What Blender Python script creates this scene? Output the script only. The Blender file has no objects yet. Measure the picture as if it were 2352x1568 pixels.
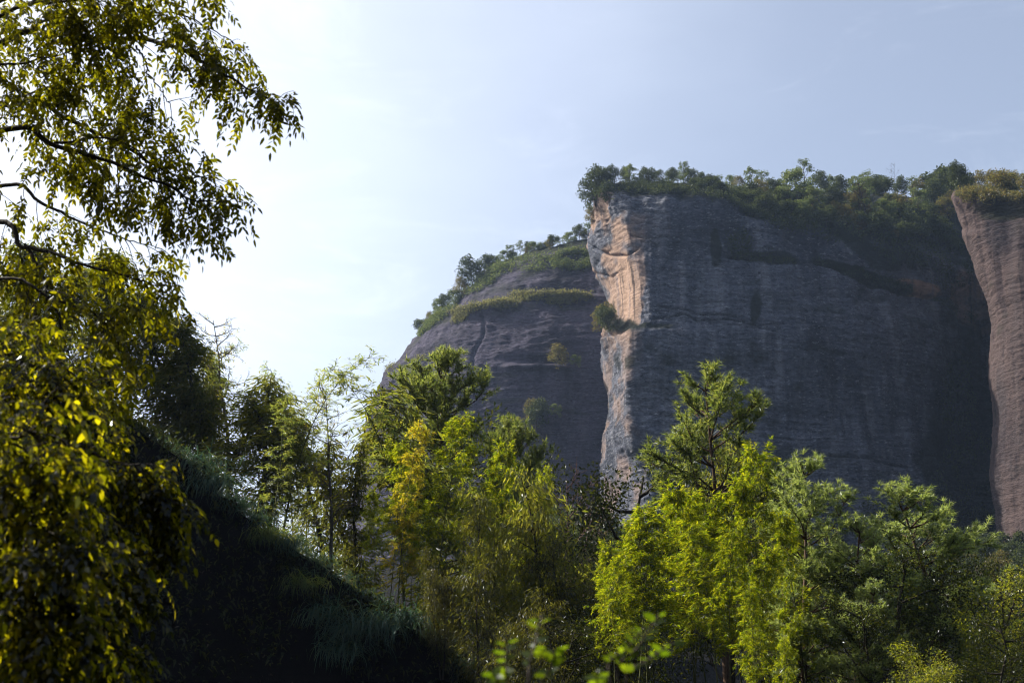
import bpy, math, random
import numpy as np
from mathutils import Vector, Matrix
from mathutils.bvhtree import BVHTree

S = bpy.context.scene
COL = S.collection
RAD = math.radians

# ------------------------------------------------------------------ camera, sky, sun, exposure
PITCH = RAD(15.0)
F = 3266.0                      # focal length in pixels of a 2352 x 1568 frame (50 mm on a 36 mm sensor)
EYE = np.array([0.0, 0.0, 1.6])
cam_d = bpy.data.cameras.new('camera')
cam_d.lens = 50.0; cam_d.sensor_width = 36.0
cam_d.clip_start = 0.05; cam_d.clip_end = 6000.0
cam_d.dof.use_dof = True; cam_d.dof.focus_distance = 70.0; cam_d.dof.aperture_fstop = 6.3
cam = bpy.data.objects.new('camera', cam_d); COL.objects.link(cam)
cam.location = EYE; cam.rotation_euler = (RAD(90) + PITCH, 0, 0)
S.camera = cam

SUN_AZ, SUN_EL = RAD(62.0), RAD(40.0)       # azimuth to the left of the view, elevation
SUNV = Vector((-math.sin(SUN_AZ) * math.cos(SUN_EL), math.cos(SUN_AZ) * math.cos(SUN_EL), math.sin(SUN_EL)))
VEIL = (1.15, 3.3)
W = bpy.data.worlds.new('World'); S.world = W; W.use_nodes = True
wn = W.node_tree.nodes; wl = W.node_tree.links
for n in list(wn): wn.remove(n)
sky = wn.new('ShaderNodeTexSky'); sky.sky_type = 'NISHITA'; sky.sun_disc = False
sky.sun_elevation = SUN_EL; sky.sun_rotation = -SUN_AZ
sky.altitude = 300; sky.air_density = 0.8; sky.dust_density = 4.0; sky.ozone_density = 0.8
bg = wn.new('ShaderNodeBackground'); bg.inputs['Strength'].default_value = 0.085
wo = wn.new('ShaderNodeOutputWorld')
# thin high veil of cloud, whitest towards the sun as such clouds are
wt = wn.new('ShaderNodeTexCoord')
wd = wn.new('ShaderNodeVectorMath'); wd.operation = 'DOT_PRODUCT'; wd.inputs[1].default_value = SUNV
wl.new(wt.outputs['Generated'], wd.inputs[0])
wm = wn.new('ShaderNodeMapping'); wm.inputs['Scale'].default_value = (2.2, 2.2, 5.0); wl.new(wt.outputs['Generated'], wm.inputs['Vector'])
wz = wn.new('ShaderNodeTexNoise'); wz.inputs['Scale'].default_value = 1.6; wz.inputs['Detail'].default_value = 6; wz.inputs['Roughness'].default_value = .55
wl.new(wm.outputs[0], wz.inputs['Vector'])
wj = wn.new('ShaderNodeMath'); wj.operation = 'MULTIPLY_ADD'; wj.inputs[1].default_value = .22; wl.new(wz.outputs['Fac'], wj.inputs[0]); wl.new(wd.outputs['Value'], wj.inputs[2])
wr = wn.new('ShaderNodeMapRange'); wr.interpolation_type = 'SMOOTHSTEP'
wr.inputs['From Min'].default_value = .52; wr.inputs['From Max'].default_value = .92; wr.inputs['To Min'].default_value = VEIL[0]; wr.inputs['To Max'].default_value = VEIL[1]
wl.new(wj.outputs[0], wr.inputs['Value'])
wv = wn.new('ShaderNodeMix'); wv.data_type = 'RGBA'; wv.blend_type = 'ADD'; wv.inputs[0].default_value = 1.0
wc = wn.new('ShaderNodeMix'); wc.data_type = 'RGBA'; wc.blend_type = 'MULTIPLY'; wc.inputs[0].default_value = 1.0; wc.inputs[6].default_value = (.93, .97, 1.0, 1)
wl.new(wr.outputs[0], wc.inputs[7]); wl.new(sky.outputs[0], wv.inputs[6]); wl.new(wc.outputs[2], wv.inputs[7])
# faint wisps of cirrus
wm2 = wn.new('ShaderNodeMapping'); wm2.inputs['Scale'].default_value = (3.0, 3.0, 9.0); wm2.inputs['Rotation'].default_value = (0, .5, .3); wl.new(wt.outputs['Generated'], wm2.inputs['Vector'])
wz2 = wn.new('ShaderNodeTexNoise'); wz2.inputs['Scale'].default_value = 2.3; wz2.inputs['Detail'].default_value = 8; wz2.inputs['Roughness'].default_value = .62; wz2.inputs['Distortion'].default_value = .8
wl.new(wm2.outputs[0], wz2.inputs['Vector'])
wr2 = wn.new('ShaderNodeMapRange'); wr2.interpolation_type = 'SMOOTHSTEP'
wr2.inputs['From Min'].default_value = .50; wr2.inputs['From Max'].default_value = .78; wr2.inputs['To Max'].default_value = .8
wl.new(wz2.outputs['Fac'], wr2.inputs['Value'])
wv2 = wn.new('ShaderNodeMix'); wv2.data_type = 'RGBA'; wv2.blend_type = 'ADD'; wv2.inputs[0].default_value = 1.0
wl.new(wv.outputs[2], wv2.inputs[6]); wl.new(wr2.outputs[0], wv2.inputs[7])
wl.new(wv2.outputs[2], bg.inputs['Color']); wl.new(bg.outputs[0], wo.inputs['Surface'])

sun_d = bpy.data.lights.new('sun', 'SUN'); sun_d.energy = 5.0; sun_d.angle = RAD(0.5); sun_d.color = (1.0, 0.93, 0.80)
sun = bpy.data.objects.new('sun', sun_d); COL.objects.link(sun)
sun.rotation_euler = SUNV.to_track_quat('Z', 'Y').to_euler()

S.view_settings.view_transform = 'Standard'; S.view_settings.look = 'None'
S.view_settings.exposure = 0.92; S.view_settings.gamma = 1.0
cy = S.cycles
cy.max_bounces = 6; cy.diffuse_bounces = 3; cy.glossy_bounces = 2; cy.transmission_bounces = 3
cy.volume_bounces = 0; cy.transparent_max_bounces = 8; cy.use_denoising = True; cy.denoising_prefilter = 'ACCURATE'; cy.filter_width = 1.1
cy.sample_clamp_direct = 4.0; cy.sample_clamp_indirect = 3.0; cy.caustics_reflective = False; cy.caustics_refractive = False
HAZE_DENSITY = 0.0001; HAZE_COLOR = (0.50, 0.68, 1.0, 1); HAZE_G = 0.45

# ------------------------------------------------------------------ helpers
SP, CP = math.sin(PITCH), math.cos(PITCH)
def ray(px, py):
    a = (px - 1176.0) / F; b = (784.0 - py) / F
    return np.array([a, CP - b * SP, SP + b * CP])
def at(px, py, Y):
    """The point of the line of sight through a pixel that lies Y metres ahead."""
    d = ray(px, py)
    return EYE + d * (Y / d[1])

def unit(v):
    v = np.asarray(v, float)
    return v / np.maximum(np.linalg.norm(v, axis=-1, keepdims=True), 1e-9)

def hash3(i, j, k, seed):
    h = (i.astype(np.uint32) * np.uint32(374761393) + j.astype(np.uint32) * np.uint32(668265263)
         + k.astype(np.uint32) * np.uint32(2147483647) + np.uint32((seed * 974634777) & 0xffffffff))
    h = (h ^ (h >> np.uint32(13))) * np.uint32(1274126177)
    h = h ^ (h >> np.uint32(16))
    return (h & np.uint32(0xffffff)).astype(float) / float(0xffffff) * 2 - 1
def vnoise(p, seed=0):
    f = np.floor(p); t = p - f; t = t * t * (3 - 2 * t)
    i, j, k = (f[:, q].astype(np.int64) & 0xffffffff for q in range(3))
    i, j, k = (q.astype(np.uint32) for q in (i, j, k))
    o = np.uint32(1); out = 0
    for di in (0, 1):
        for dj in (0, 1):
            for dk in (0, 1):
                w = (t[:, 0] if di else 1 - t[:, 0]) * (t[:, 1] if dj else 1 - t[:, 1]) * (t[:, 2] if dk else 1 - t[:, 2])
                out = out + w * hash3(i + o * np.uint32(di), j + o * np.uint32(dj), k + o * np.uint32(dk), seed)
    return out
def fbm(p, octv=4, seed=0, gain=0.5):
    a, s, out = 1.0, 1.0, 0
    for q in range(octv):
        out = out + a * vnoise(p * s + q * 17.3, seed + q); a *= gain; s *= 2.03
    return out
def sstep(a, b, x):
    t = np.clip((x - a) / (b - a), 0, 1)
    return t * t * (3 - 2 * t)

def raw_mesh(name, V, faces_flat, sizes, mat, smooth=False):
    me = bpy.data.meshes.new(name)
    V = np.ascontiguousarray(V, dtype=np.float32); nf = len(sizes)
    me.vertices.add(len(V)); me.vertices.foreach_set('co', V.ravel())
    me.loops.add(len(faces_flat)); me.loops.foreach_set('vertex_index', np.ascontiguousarray(faces_flat, dtype=np.int32))
    me.polygons.add(nf)
    starts = np.concatenate(([0], np.cumsum(sizes)[:-1])).astype(np.int32)
    me.polygons.foreach_set('loop_start', starts)
    me.polygons.foreach_set('use_smooth', np.full(nf, smooth, dtype=bool))
    me.update(calc_edges=True)
    me.materials.append(mat)
    return me
def obj(name, me, parent=None, loc=None):
    o = bpy.data.objects.new(name, me); COL.objects.link(o)
    if parent is not None: o.parent = parent
    if loc is not None: o.location = loc
    return o
def tag(o, label, cat, group=None, kind=None):
    o['label'] = label; o['category'] = cat
    if group: o['group'] = group
    if kind: o['kind'] = kind
    return o
def thing(name, label, cat, loc, group=None):
    return tag(obj(name, None, None, loc), label, cat, group)
def dup(root, loc, rotz, scale, label, group=None, name=None):
    r = root.copy(); COL.objects.link(r)
    r.location = loc; r.rotation_euler = (0, 0, rotz); r.scale = scale; r['label'] = label
    if name: r.name = name
    if group: r['group'] = group
    elif 'group' in r: del r['group']
    for ch in list(root.children):
        c = ch.copy(); COL.objects.link(c); c.parent = r
    return r

# ------------------------------------------------------------------ mesh makers
def leaves(name, base, d, nrm, L, Wd, mat, shape='diamond', droop=0.0):
    """Many small leaf blades in one mesh: base points, directions, face normals, lengths, widths."""
    base = np.asarray(base, float); n = len(base)
    d = unit(d); side = unit(np.cross(d, nrm)); up = np.cross(side, d)
    L = np.broadcast_to(L, n)[:, None]; Wd = np.broadcast_to(Wd, n)[:, None]
    dr = np.array([0, 0, -1.0]) * L * droop
    if shape == 'diamond':
        V = np.stack([base, base + d * L * .42 + side * Wd * .5 + up * Wd * .12, base + d * L + dr,
                      base + d * L * .42 - side * Wd * .5 + up * Wd * .12], 1)
        k = 4
    elif shape == 'needle':
        V = np.stack([base + side * Wd * .5, base + d * L + dr, base - side * Wd * .5], 1); k = 3
    else:   # ovate
        V = np.stack([base, base + d * L * .28 + side * Wd * .46 + up * Wd * .10 + dr * .1, base + d * L * .66 + side * Wd * .40 + up * Wd * .08 + dr * .5, base + d * L + dr,
                      base + d * L * .66 - side * Wd * .40 + up * Wd * .08 + dr * .5, base + d * L * .28 - side * Wd * .46 + up * Wd * .10 + dr * .1], 1); k = 6
    return raw_mesh(name, V.reshape(-1, 3), np.arange(n * k), np.full(n, k), mat)

def tubes(name, lines, mat, sides=6):
    """Tapered tubes along polylines [(points, radii)], in one mesh."""
    VV, FF, off = [], [], 0
    ang = np.arange(sides) / sides * 2 * math.pi
    for pts, rad in lines:
        pts = np.asarray(pts, float); m = len(pts)
        rad = np.asarray(rad, float)
        t = unit(np.gradient(pts, axis=0))
        ref = np.where(np.abs(t[:, 2:3]) > .9, np.array([[1.0, 0, 0]]), np.array([[0, 0, 1.0]]))
        a = unit(np.cross(t, ref)); b = np.cross(t, a)
        ring = pts[:, None, :] + rad[:, None, None] * (a[:, None, :] * np.cos(ang)[None, :, None] + b[:, None, :] * np.sin(ang)[None, :, None])
        VV.append(ring.reshape(-1, 3))
        i = np.arange(m - 1)[:, None] * sides; j = np.arange(sides)[None, :]; j2 = (j + 1) % sides
        FF.append((np.stack([i + j, i + j2, i + sides + j2, i + sides + j], -1) + off).reshape(-1, 4))
        off += m * sides
    F4 = np.concatenate(FF)
    return raw_mesh(name, np.concatenate(VV), F4.ravel(), np.full(len(F4), 4), mat, True)

def wander(rng, p, d, length, n, bend=0.25, up=0.0):
    """A wavering polyline from p along d; up > 0 curls it upward, < 0 lets it droop."""
    pts = [np.array(p, float)]; d = unit(d); st = length / n
    for q in range(n):
        d = unit(d + rng.normal(0, bend, 3) / math.sqrt(n) + np.array([0, 0, up / n]))
        pts.append(pts[-1] + d * st)
    return np.array(pts)
def taper(r0, r1, n): return r0 + (r1 - r0) * np.linspace(0, 1, n) ** .8
def along(pts, t):
    t = np.clip(t, 0, 1) * (len(pts) - 1); i = min(int(t), len(pts) - 2); f = t - i
    return pts[i] * (1 - f) + pts[i + 1] * f, unit(pts[i + 1] - pts[i])
def smooth_line(ctrl, n):
    c = np.asarray(ctrl, float); c = np.vstack([2 * c[0] - c[1], c, 2 * c[-1] - c[-2]])
    u = np.linspace(0, len(c) - 3 - 1e-6, n); i = u.astype(int); t = (u - i)[:, None]
    a, b, g, h = c[i], c[i + 1], c[i + 2], c[i + 3]
    return .5 * (2 * b + (g - a) * t + (2 * a - 5 * b + 4 * g - h) * t ** 2 + (3 * b - a - 3 * g + h) * t ** 3)

# ------------------------------------------------------------------ materials
def new_mat(name):
    m = bpy.data.materials.new(name); m.use_nodes = True
    nt = m.node_tree
    for n in list(nt.nodes): nt.nodes.remove(n)
    out = nt.nodes.new('ShaderNodeOutputMaterial')
    return m, nt, nt.nodes, nt.links, out
def ramp(nt, src, stops):
    r = nt.nodes.new('ShaderNodeValToRGB'); nt.links.new(src, r.inputs[0])
    e = r.color_ramp.elements
    while len(e) < len(stops): e.new(0.5)
    for k, (p, c) in enumerate(stops):
        e[k].position = p; e[k].color = (c[0], c[1], c[2], 1)
    return r.outputs[0]
def leaf_mat(name, cols, trans, tmix=0.5, gloss=0.05, rough=0.35):
    """Leaf blade: cols = reflected colours spread over the single leaves, trans = light passed through."""
    m, nt, N, Lk, out = new_mat(name)
    geo = N.new('ShaderNodeNewGeometry')
    k = len(cols)
    c = ramp(nt, geo.outputs['Random Per Island'], [(i / max(k - 1, 1), q) for i, q in enumerate(cols)])
    t = ramp(nt, geo.outputs['Random Per Island'], [(i / max(len(trans) - 1, 1), q) for i, q in enumerate(trans)])
    df = N.new('ShaderNodeBsdfDiffuse'); Lk.new(c, df.inputs['Color'])
    tr = N.new('ShaderNodeBsdfTranslucent'); Lk.new(t, tr.inputs['Color'])
    mx = N.new('ShaderNodeMixShader'); mx.inputs[0].default_value = tmix
    Lk.new(df.outputs[0], mx.inputs[1]); Lk.new(tr.outputs[0], mx.inputs[2])
    gl = N.new('ShaderNodeBsdfGlossy'); gl.inputs['Roughness'].default_value = rough; gl.inputs['Color'].default_value = (.9, .95, 1, 1)
    m2 = N.new('ShaderNodeMixShader'); m2.inputs[0].default_value = gloss
    Lk.new(mx.outputs[0], m2.inputs[1]); Lk.new(gl.outputs[0], m2.inputs[2])
    Lk.new(m2.outputs[0], out.inputs['Surface'])
    return m
def bark_mat(name, c1, c2, scale=8.0):
    m, nt, N, Lk, out = new_mat(name)
    tc = N.new('ShaderNodeTexCoord'); mp = N.new('ShaderNodeMapping'); mp.inputs['Scale'].default_value = (scale, scale, scale * .25)
    Lk.new(tc.outputs['Object'], mp.inputs['Vector'])
    nz = N.new('ShaderNodeTexNoise'); nz.inputs['Detail'].default_value = 5; Lk.new(mp.outputs[0], nz.inputs['Vector'])
    c = ramp(nt, nz.outputs['Fac'], [(.35, c1), (.65, c2)])
    b = N.new('ShaderNodeBsdfPrincipled'); b.inputs['Roughness'].default_value = .9
    b.inputs['Specular IOR Level'].default_value = .2
    Lk.new(c, b.inputs['Base Color'])
    bp = N.new('ShaderNodeBump'); bp.inputs['Strength'].default_value = .6; bp.inputs['Distance'].default_value = .02
    Lk.new(nz.outputs['Fac'], bp.inputs['Height']); Lk.new(bp.outputs[0], b.inputs['Normal'])
    Lk.new(b.outputs[0], out.inputs['Surface'])
    return m
def noise_node(N, Lk, vec, scale, detail=6, rough=.6):
    mp = N.new('ShaderNodeMapping'); mp.inputs['Scale'].default_value = scale
    Lk.new(vec, mp.inputs['Vector'])
    nz = N.new('ShaderNodeTexNoise'); nz.inputs['Scale'].default_value = 1.0
    nz.inputs['Detail'].default_value = detail; nz.inputs['Roughness'].default_value = rough
    Lk.new(mp.outputs[0], nz.inputs['Vector'])
    return nz.outputs['Fac']
def mixc(nt, fac, a, b, mode='MIX'):
    n = nt.nodes.new('ShaderNodeMix'); n.data_type = 'RGBA'; n.blend_type = mode
    for sock, v in ((n.inputs[0], fac), (n.inputs[6], a), (n.inputs[7], b)):
        if isinstance(v, (int, float)): sock.default_value = v
        elif isinstance(v, tuple): sock.default_value = (*v, 1)
        else: nt.links.new(v, sock)
    return n.outputs[2]
def rock_mat(name, grey1, grey2, pale, fresh1, fresh2, stain, green):
    """Layered sandstone: weathered grey skin, fresh rock where the 'fresh' attribute says the skin has fallen off,
    water streaks running down, moss and lichen in patches."""
    m, nt, N, Lk, out = new_mat(name)
    geo = N.new('ShaderNodeNewGeometry'); P = geo.outputs['Position']
    fine = noise_node(N, Lk, P, (.9, .9, 2.2), 8, .7)
    streak = noise_node(N, Lk, P, (.28, .28, .028), 6, .65)
    patch = noise_node(N, Lk, P, (.06, .06, .045), 6, .62)
    strata = noise_node(N, Lk, P, (.05, .05, 1.5), 5, .7)
    speck = noise_node(N, Lk, P, (.75, .75, 1.9), 5, .8)
    c = ramp(nt, fine, [(.32, grey1), (.62, grey2)])
    c = mixc(nt, ramp(nt, streak, [(.5, (0, 0, 0)), (.70, (.42, .42, .42))]), c, pale)
    c = mixc(nt, ramp(nt, strata, [(.45, (0, 0, 0)), (.70, (.45, .45, .45))]), c, stain)
    c = mixc(nt, ramp(nt, patch, [(.50, (0, 0, 0)), (.66, (.85, .85, .85))]), c, stain)
    c = mixc(nt, ramp(nt, speck, [(.56, (0, 0, 0)), (.68, (.9, .9, .9))]), c, pale)
    pits = noise_node(N, Lk, P, (.8, .8, 2.0), 5, .8)
    c = mixc(nt, ramp(nt, pits, [(.36, (.9, .9, .9)), (.46, (0, 0, 0))]), c, stain)
    f = ramp(nt, fine, [(.3, fresh1), (.65, fresh2)])
    f = mixc(nt, ramp(nt, streak, [(.52, (0, 0, 0)), (.66, (.6, .6, .6))]), f, grey2)
    run = noise_node(N, Lk, P, (.42, .42, .02), 4, .55)
    f = mixc(nt, ramp(nt, run, [(.54, (0, 0, 0)), (.64, (.7, .7, .7))]), f, stain)
    at_f = N.new('ShaderNodeAttribute'); at_f.attribute_name = 'fresh'
    c = mixc(nt, at_f.outputs['Fac'], c, f)
    at_g = N.new('ShaderNodeAttribute'); at_g.attribute_name = 'moss'
    c = mixc(nt, at_g.outputs['Fac'], c, green)
    b = N.new('ShaderNodeBsdfPrincipled'); b.inputs['Roughness'].default_value = .95; b.inputs['Specular IOR Level'].default_value = .1
    Lk.new(c, b.inputs['Base Color'])
    add = N.new('ShaderNodeMath'); add.operation = 'ADD'; Lk.new(fine, add.inputs[0]); Lk.new(strata, add.inputs[1])
    ad2 = N.new('ShaderNodeMath'); ad2.operation = 'ADD'; Lk.new(add.outputs[0], ad2.inputs[0]); Lk.new(speck, ad2.inputs[1])
    bp = N.new('ShaderNodeBump'); bp.inputs['Strength'].default_value = 1.0; bp.inputs['Distance'].default_value = .45
    Lk.new(ad2.outputs[0], bp.inputs['Height']); Lk.new(bp.outputs[0], b.inputs['Normal'])
    Lk.new(b.outputs[0], out.inputs['Surface'])
    return m

M = {}
M['rock_main'] = rock_mat('weathered sandstone', (.040, .046, .066), (.13, .142, .185), (.38, .385, .42), (.27, .185, .145), (.45, .31, .23), (.009, .011, .019), (.009, .013, .007))
M['rock_dome'] = rock_mat('banded purple sandstone', (.042, .038, .062), (.088, .080, .12), (.145, .135, .17), (.3, .2, .15), (.4, .28, .2), (.019, .018, .03), (.018, .024, .009))
M['rock_pillar'] = rock_mat('pink sandstone', (.034, .029, .033), (.068, .056, .058), (.10, .088, .092), (.066, .047, .046), (.105, .076, .072), (.026, .018, .022), (.012, .018, .008))
M['bark'] = bark_mat('dark bark', (.02, .016, .012), (.06, .05, .04))
M['bark_pine'] = bark_mat('red pine bark', (.05, .03, .02), (.13, .08, .055))
M['bark_pale'] = bark_mat('grey twig bark', (.07, .06, .055), (.16, .14, .125))
M['culm'] = bark_mat('bamboo culm', (.05, .06, .02), (.12, .12, .04), 3)
M['twig_red'] = bark_mat('reddish twig bark', (.08, .045, .04), (.16, .10, .09))
M['bamboo'] = leaf_mat('bright bamboo leaf', [(.03, .048, .006), (.05, .068, .008), (.085, .088, .01)], [(.12, .21, .004), (.30, .38, .006), (.74, .70, .01)], .6, .012)
M['bamboo_pale'] = leaf_mat('pale bamboo leaf', [(.06, .09, .025), (.09, .12, .03), (.12, .13, .03)], [(.26, .36, .05), (.38, .44, .06), (.5, .47, .05)], .55, 0.03)
M['bamboo_yellow'] = leaf_mat('yellow autumn leaf', [(.08, .08, .012), (.12, .105, .016), (.11, .07, .02)], [(.40, .42, .012), (.70, .62, .02), (.62, .40, .03)], .6, .012)
M['pine'] = leaf_mat('pine needle', [(.025, .048, .017), (.045, .068, .024), (.07, .085, .032)], [(.13, .19, .028), (.27, .33, .045), (.46, .48, .09)], .5, .03, .4)
M['pine_pale'] = leaf_mat('pale pine needle', [(.07, .10, .04), (.10, .13, .055), (.13, .15, .07)], [(.28, .38, .07), (.44, .54, .10), (.55, .6, .14)], .5, .05, .4)
M['cypress'] = leaf_mat('dark olive spray', [(.022, .03, .009), (.036, .042, .013), (.05, .05, .017)], [(.12, .15, .015), (.22, .24, .02), (.3, .28, .03)], .55, .015)
M['olive_shaded'] = leaf_mat('shaded olive spray', [(.016, .019, .008), (.026, .028, .011), (.036, .034, .014)], [(.06, .065, .008), (.11, .11, .012), (.2, .18, .02)], .5, .02)  # darker copy of the olive spray: shade put into the leaf colour
M['olive'] = leaf_mat('grey olive spray', [(.034, .042, .014), (.05, .055, .018), (.065, .062, .022)], [(.22, .26, .02), (.36, .37, .025), (.48, .44, .04)], .55, .02)
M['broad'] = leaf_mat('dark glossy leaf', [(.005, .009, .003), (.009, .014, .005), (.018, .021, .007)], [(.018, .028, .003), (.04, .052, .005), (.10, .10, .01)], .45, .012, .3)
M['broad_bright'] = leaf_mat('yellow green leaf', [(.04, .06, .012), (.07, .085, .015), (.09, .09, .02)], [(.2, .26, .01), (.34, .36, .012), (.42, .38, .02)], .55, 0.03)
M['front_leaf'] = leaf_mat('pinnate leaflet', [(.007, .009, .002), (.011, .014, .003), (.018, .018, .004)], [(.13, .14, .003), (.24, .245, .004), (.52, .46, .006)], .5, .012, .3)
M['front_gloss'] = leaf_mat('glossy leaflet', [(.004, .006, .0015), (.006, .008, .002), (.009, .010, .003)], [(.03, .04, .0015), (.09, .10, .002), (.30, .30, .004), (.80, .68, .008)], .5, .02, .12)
M['sapling_leaf'] = leaf_mat('young lime leaf', [(.03, .055, .006), (.05, .07, .008)], [(.12, .2, .006), (.24, .32, .008)], .6, .02)
M['far_dark'] = leaf_mat('cliff top dark leaf', [(.018, .028, .015), (.03, .042, .02), (.045, .055, .025)], [(.04, .06, .02), (.08, .10, .03), (.1, .12, .03)], .4, 0.01)
M['far_green'] = leaf_mat('cliff top green leaf', [(.035, .06, .025), (.055, .08, .03), (.075, .095, .035)], [(.10, .15, .04), (.16, .2, .05), (.2, .22, .06)], .45, 0.015)
M['far_olive'] = leaf_mat('cliff top olive leaf', [(.05, .055, .025), (.075, .075, .03), (.10, .08, .035)], [(.12, .13, .03), (.2, .18, .04), (.22, .15, .04)], .45, 0.015)
M['ledge_grass'] = leaf_mat('ledge grass', [(.10, .11, .04), (.15, .15, .06), (.2, .18, .08)], [(.2, .22, .06), (.28, .28, .08), (.3, .26, .1)], .4, 0.01)
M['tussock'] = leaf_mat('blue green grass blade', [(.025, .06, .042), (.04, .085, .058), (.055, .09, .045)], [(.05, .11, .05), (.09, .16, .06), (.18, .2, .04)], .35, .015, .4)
M['tussock_lit'] = leaf_mat('green grass blade', [(.04, .065, .018), (.06, .085, .022), (.09, .10, .03)], [(.16, .24, .02), (.26, .34, .03), (.38, .38, .06)], .5, .015, .4)  # lit copy of the tussock blade: sunlight put into its colour
M['litter'] = leaf_mat('dead leaf litter', [(.03, .025, .018), (.06, .05, .035), (.10, .085, .065)], [(.03, .02, .01), (.05, .03, .02)], .2, 0.01)

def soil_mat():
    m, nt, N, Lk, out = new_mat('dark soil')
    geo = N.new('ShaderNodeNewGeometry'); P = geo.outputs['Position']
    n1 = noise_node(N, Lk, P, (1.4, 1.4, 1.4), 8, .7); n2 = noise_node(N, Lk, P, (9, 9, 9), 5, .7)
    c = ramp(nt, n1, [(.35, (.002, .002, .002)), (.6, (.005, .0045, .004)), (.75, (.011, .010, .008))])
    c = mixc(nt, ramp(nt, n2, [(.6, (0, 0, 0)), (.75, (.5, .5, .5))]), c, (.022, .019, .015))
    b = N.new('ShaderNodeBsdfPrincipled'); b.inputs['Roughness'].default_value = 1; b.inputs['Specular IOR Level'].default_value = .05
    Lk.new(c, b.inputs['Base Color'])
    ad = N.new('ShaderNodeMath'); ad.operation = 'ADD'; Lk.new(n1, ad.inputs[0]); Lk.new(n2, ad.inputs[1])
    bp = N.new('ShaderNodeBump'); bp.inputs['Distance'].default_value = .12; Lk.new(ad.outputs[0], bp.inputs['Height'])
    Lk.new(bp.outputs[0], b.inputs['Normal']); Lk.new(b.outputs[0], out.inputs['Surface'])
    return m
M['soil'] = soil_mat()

# ------------------------------------------------------------------ terrain
CREST = np.array([at(*c) for c in [(-700, 480, 43), (-200, 720, 42.5), (0, 800, 42), (150, 885, 42), (300, 975, 42), (430, 1060, 42), (560, 1185, 42.2),
                                   (720, 1285, 42.6), (870, 1395, 43), (960, 1450, 43.3), (1120, 1575, 43.6), (1260, 1740, 44), (1500, 1800, 45)]])
CX = CREST[:, 0]
def crest_y(x): return np.interp(x, CX, CREST[:, 1])
def crest_z(x): return np.interp(x, CX, CREST[:, 2])
def terrain_z(x, y):
    x = np.asarray(x, float); y = np.asarray(y, float)
    p = np.stack([x, y, np.zeros_like(x)], -1).reshape(-1, 3)
    far = (34 * sstep(80, 310, y) * sstep(-95, -15, x)) * (1 - .3 * sstep(500, 900, y))
    zc = crest_z(x); yc = crest_y(x) + .7 * fbm(p * .35, 3, 5).reshape(x.shape); t = yc - y
    front = zc - 1.75 * np.maximum(t, 0) - .30 * np.clip(t, 0, 1.5)
    back = zc - .10 * np.clip(-t, 0, 30) - .2 * np.clip(-t - 30, 0, 200)
    hill = np.where(t > 0, front, back)
    floor = far + .25 * fbm(p * .08, 3, 9).reshape(x.shape) * sstep(3, 12, np.hypot(x, y))
    z = np.maximum(hill, floor)
    z = z + 75 * sstep(6, 70, -y) + 26 * sstep(22, 75, x) * (1 - sstep(20, 70, y))  # unseen rises behind and right of the camera, added to block skylight
    z = z + .10 * fbm(p * 1.3, 3, 21).reshape(x.shape) * sstep(4, 12, np.hypot(x, y))
    return z
def tz(x, y): return float(terrain_z(np.array([x]), np.array([y]))[0])
def graded(lo, hi, fine_lo, fine_hi, st, n_out):
    a = np.linspace(0, 1, n_out) ** 2.2
    return np.concatenate([fine_lo - (a[::-1][:-1]) * (fine_lo - lo), np.arange(fine_lo, fine_hi, st), fine_hi + a * (hi - fine_hi)])
gx = graded(-1500, 1500, -28, 28, .3, 26); gy = graded(-1500, 1500, -4, 72, .35, 40)
X, Y = np.meshgrid(gx, gy, indexing='ij'); Z = terrain_z(X, Y)
nx, ny = X.shape
idx = np.arange(nx * ny).reshape(nx, ny)
Fq = np.stack([idx[:-1, :-1], idx[1:, :-1], idx[1:, 1:], idx[:-1, 1:]], -1).reshape(-1, 4)
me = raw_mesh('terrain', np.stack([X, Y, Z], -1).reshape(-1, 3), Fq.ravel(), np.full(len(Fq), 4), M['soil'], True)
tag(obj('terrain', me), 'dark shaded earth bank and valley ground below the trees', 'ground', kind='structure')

# ------------------------------------------------------------------ cliffs
def catmull(ctrl, counts):
    """Resample axis 0 of a control net, counts[i] samples in the span i."""
    c = np.concatenate([2 * ctrl[:1] - ctrl[1:2], ctrl, 2 * ctrl[-1:] - ctrl[-2:-1]], 0)
    out = []
    for i, n in enumerate(counts):
        a, b, g, h = c[i], c[i + 1], c[i + 2], c[i + 3]
        t = np.linspace(0, 1, n, endpoint=False).reshape(-1, *([1] * (ctrl.ndim - 1)))
        cub = .5 * (2 * b + (g - a) * t + (2 * a - 5 * b + 4 * g - h) * t ** 2 + (3 * b - a - 3 * g + h) * t ** 3)
        lin = b + (g - b) * t
        out.append(.6 * cub + .4 * lin)
    out.append(ctrl[-1:])
    return np.concatenate(out, 0)
def grid_normals(G):
    du = np.gradient(G, axis=0); dv = np.gradient(G, axis=1)
    return unit(np.cross(dv, du))
def cliff_object(name, G, mat, disp, fresh, moss):
    nu, nv, _ = G.shape
    Nn = grid_normals(G)
    p = G.reshape(-1, 3)
    V = p + Nn.reshape(-1, 3) * disp(p)[:, None]
    idx = np.arange(nu * nv).reshape(nu, nv)
    Fq = np.stack([idx[:-1, :-1], idx[:-1, 1:], idx[1:, 1:], idx[1:, :-1]], -1).reshape(-1, 4)
    me = raw_mesh(name, V, Fq.ravel(), np.full(len(Fq), 4), mat, True)
    for k, v in (('fresh', fresh), ('moss', moss)):
        a = me.attributes.new(k, 'FLOAT', 'POINT'); a.data.foreach_set('value', np.clip(v, 0, 1).astype(np.float32).ravel())
    o = obj(name, me)
    return o, BVHTree.FromPolygons(V.tolist(), Fq.tolist())
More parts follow.
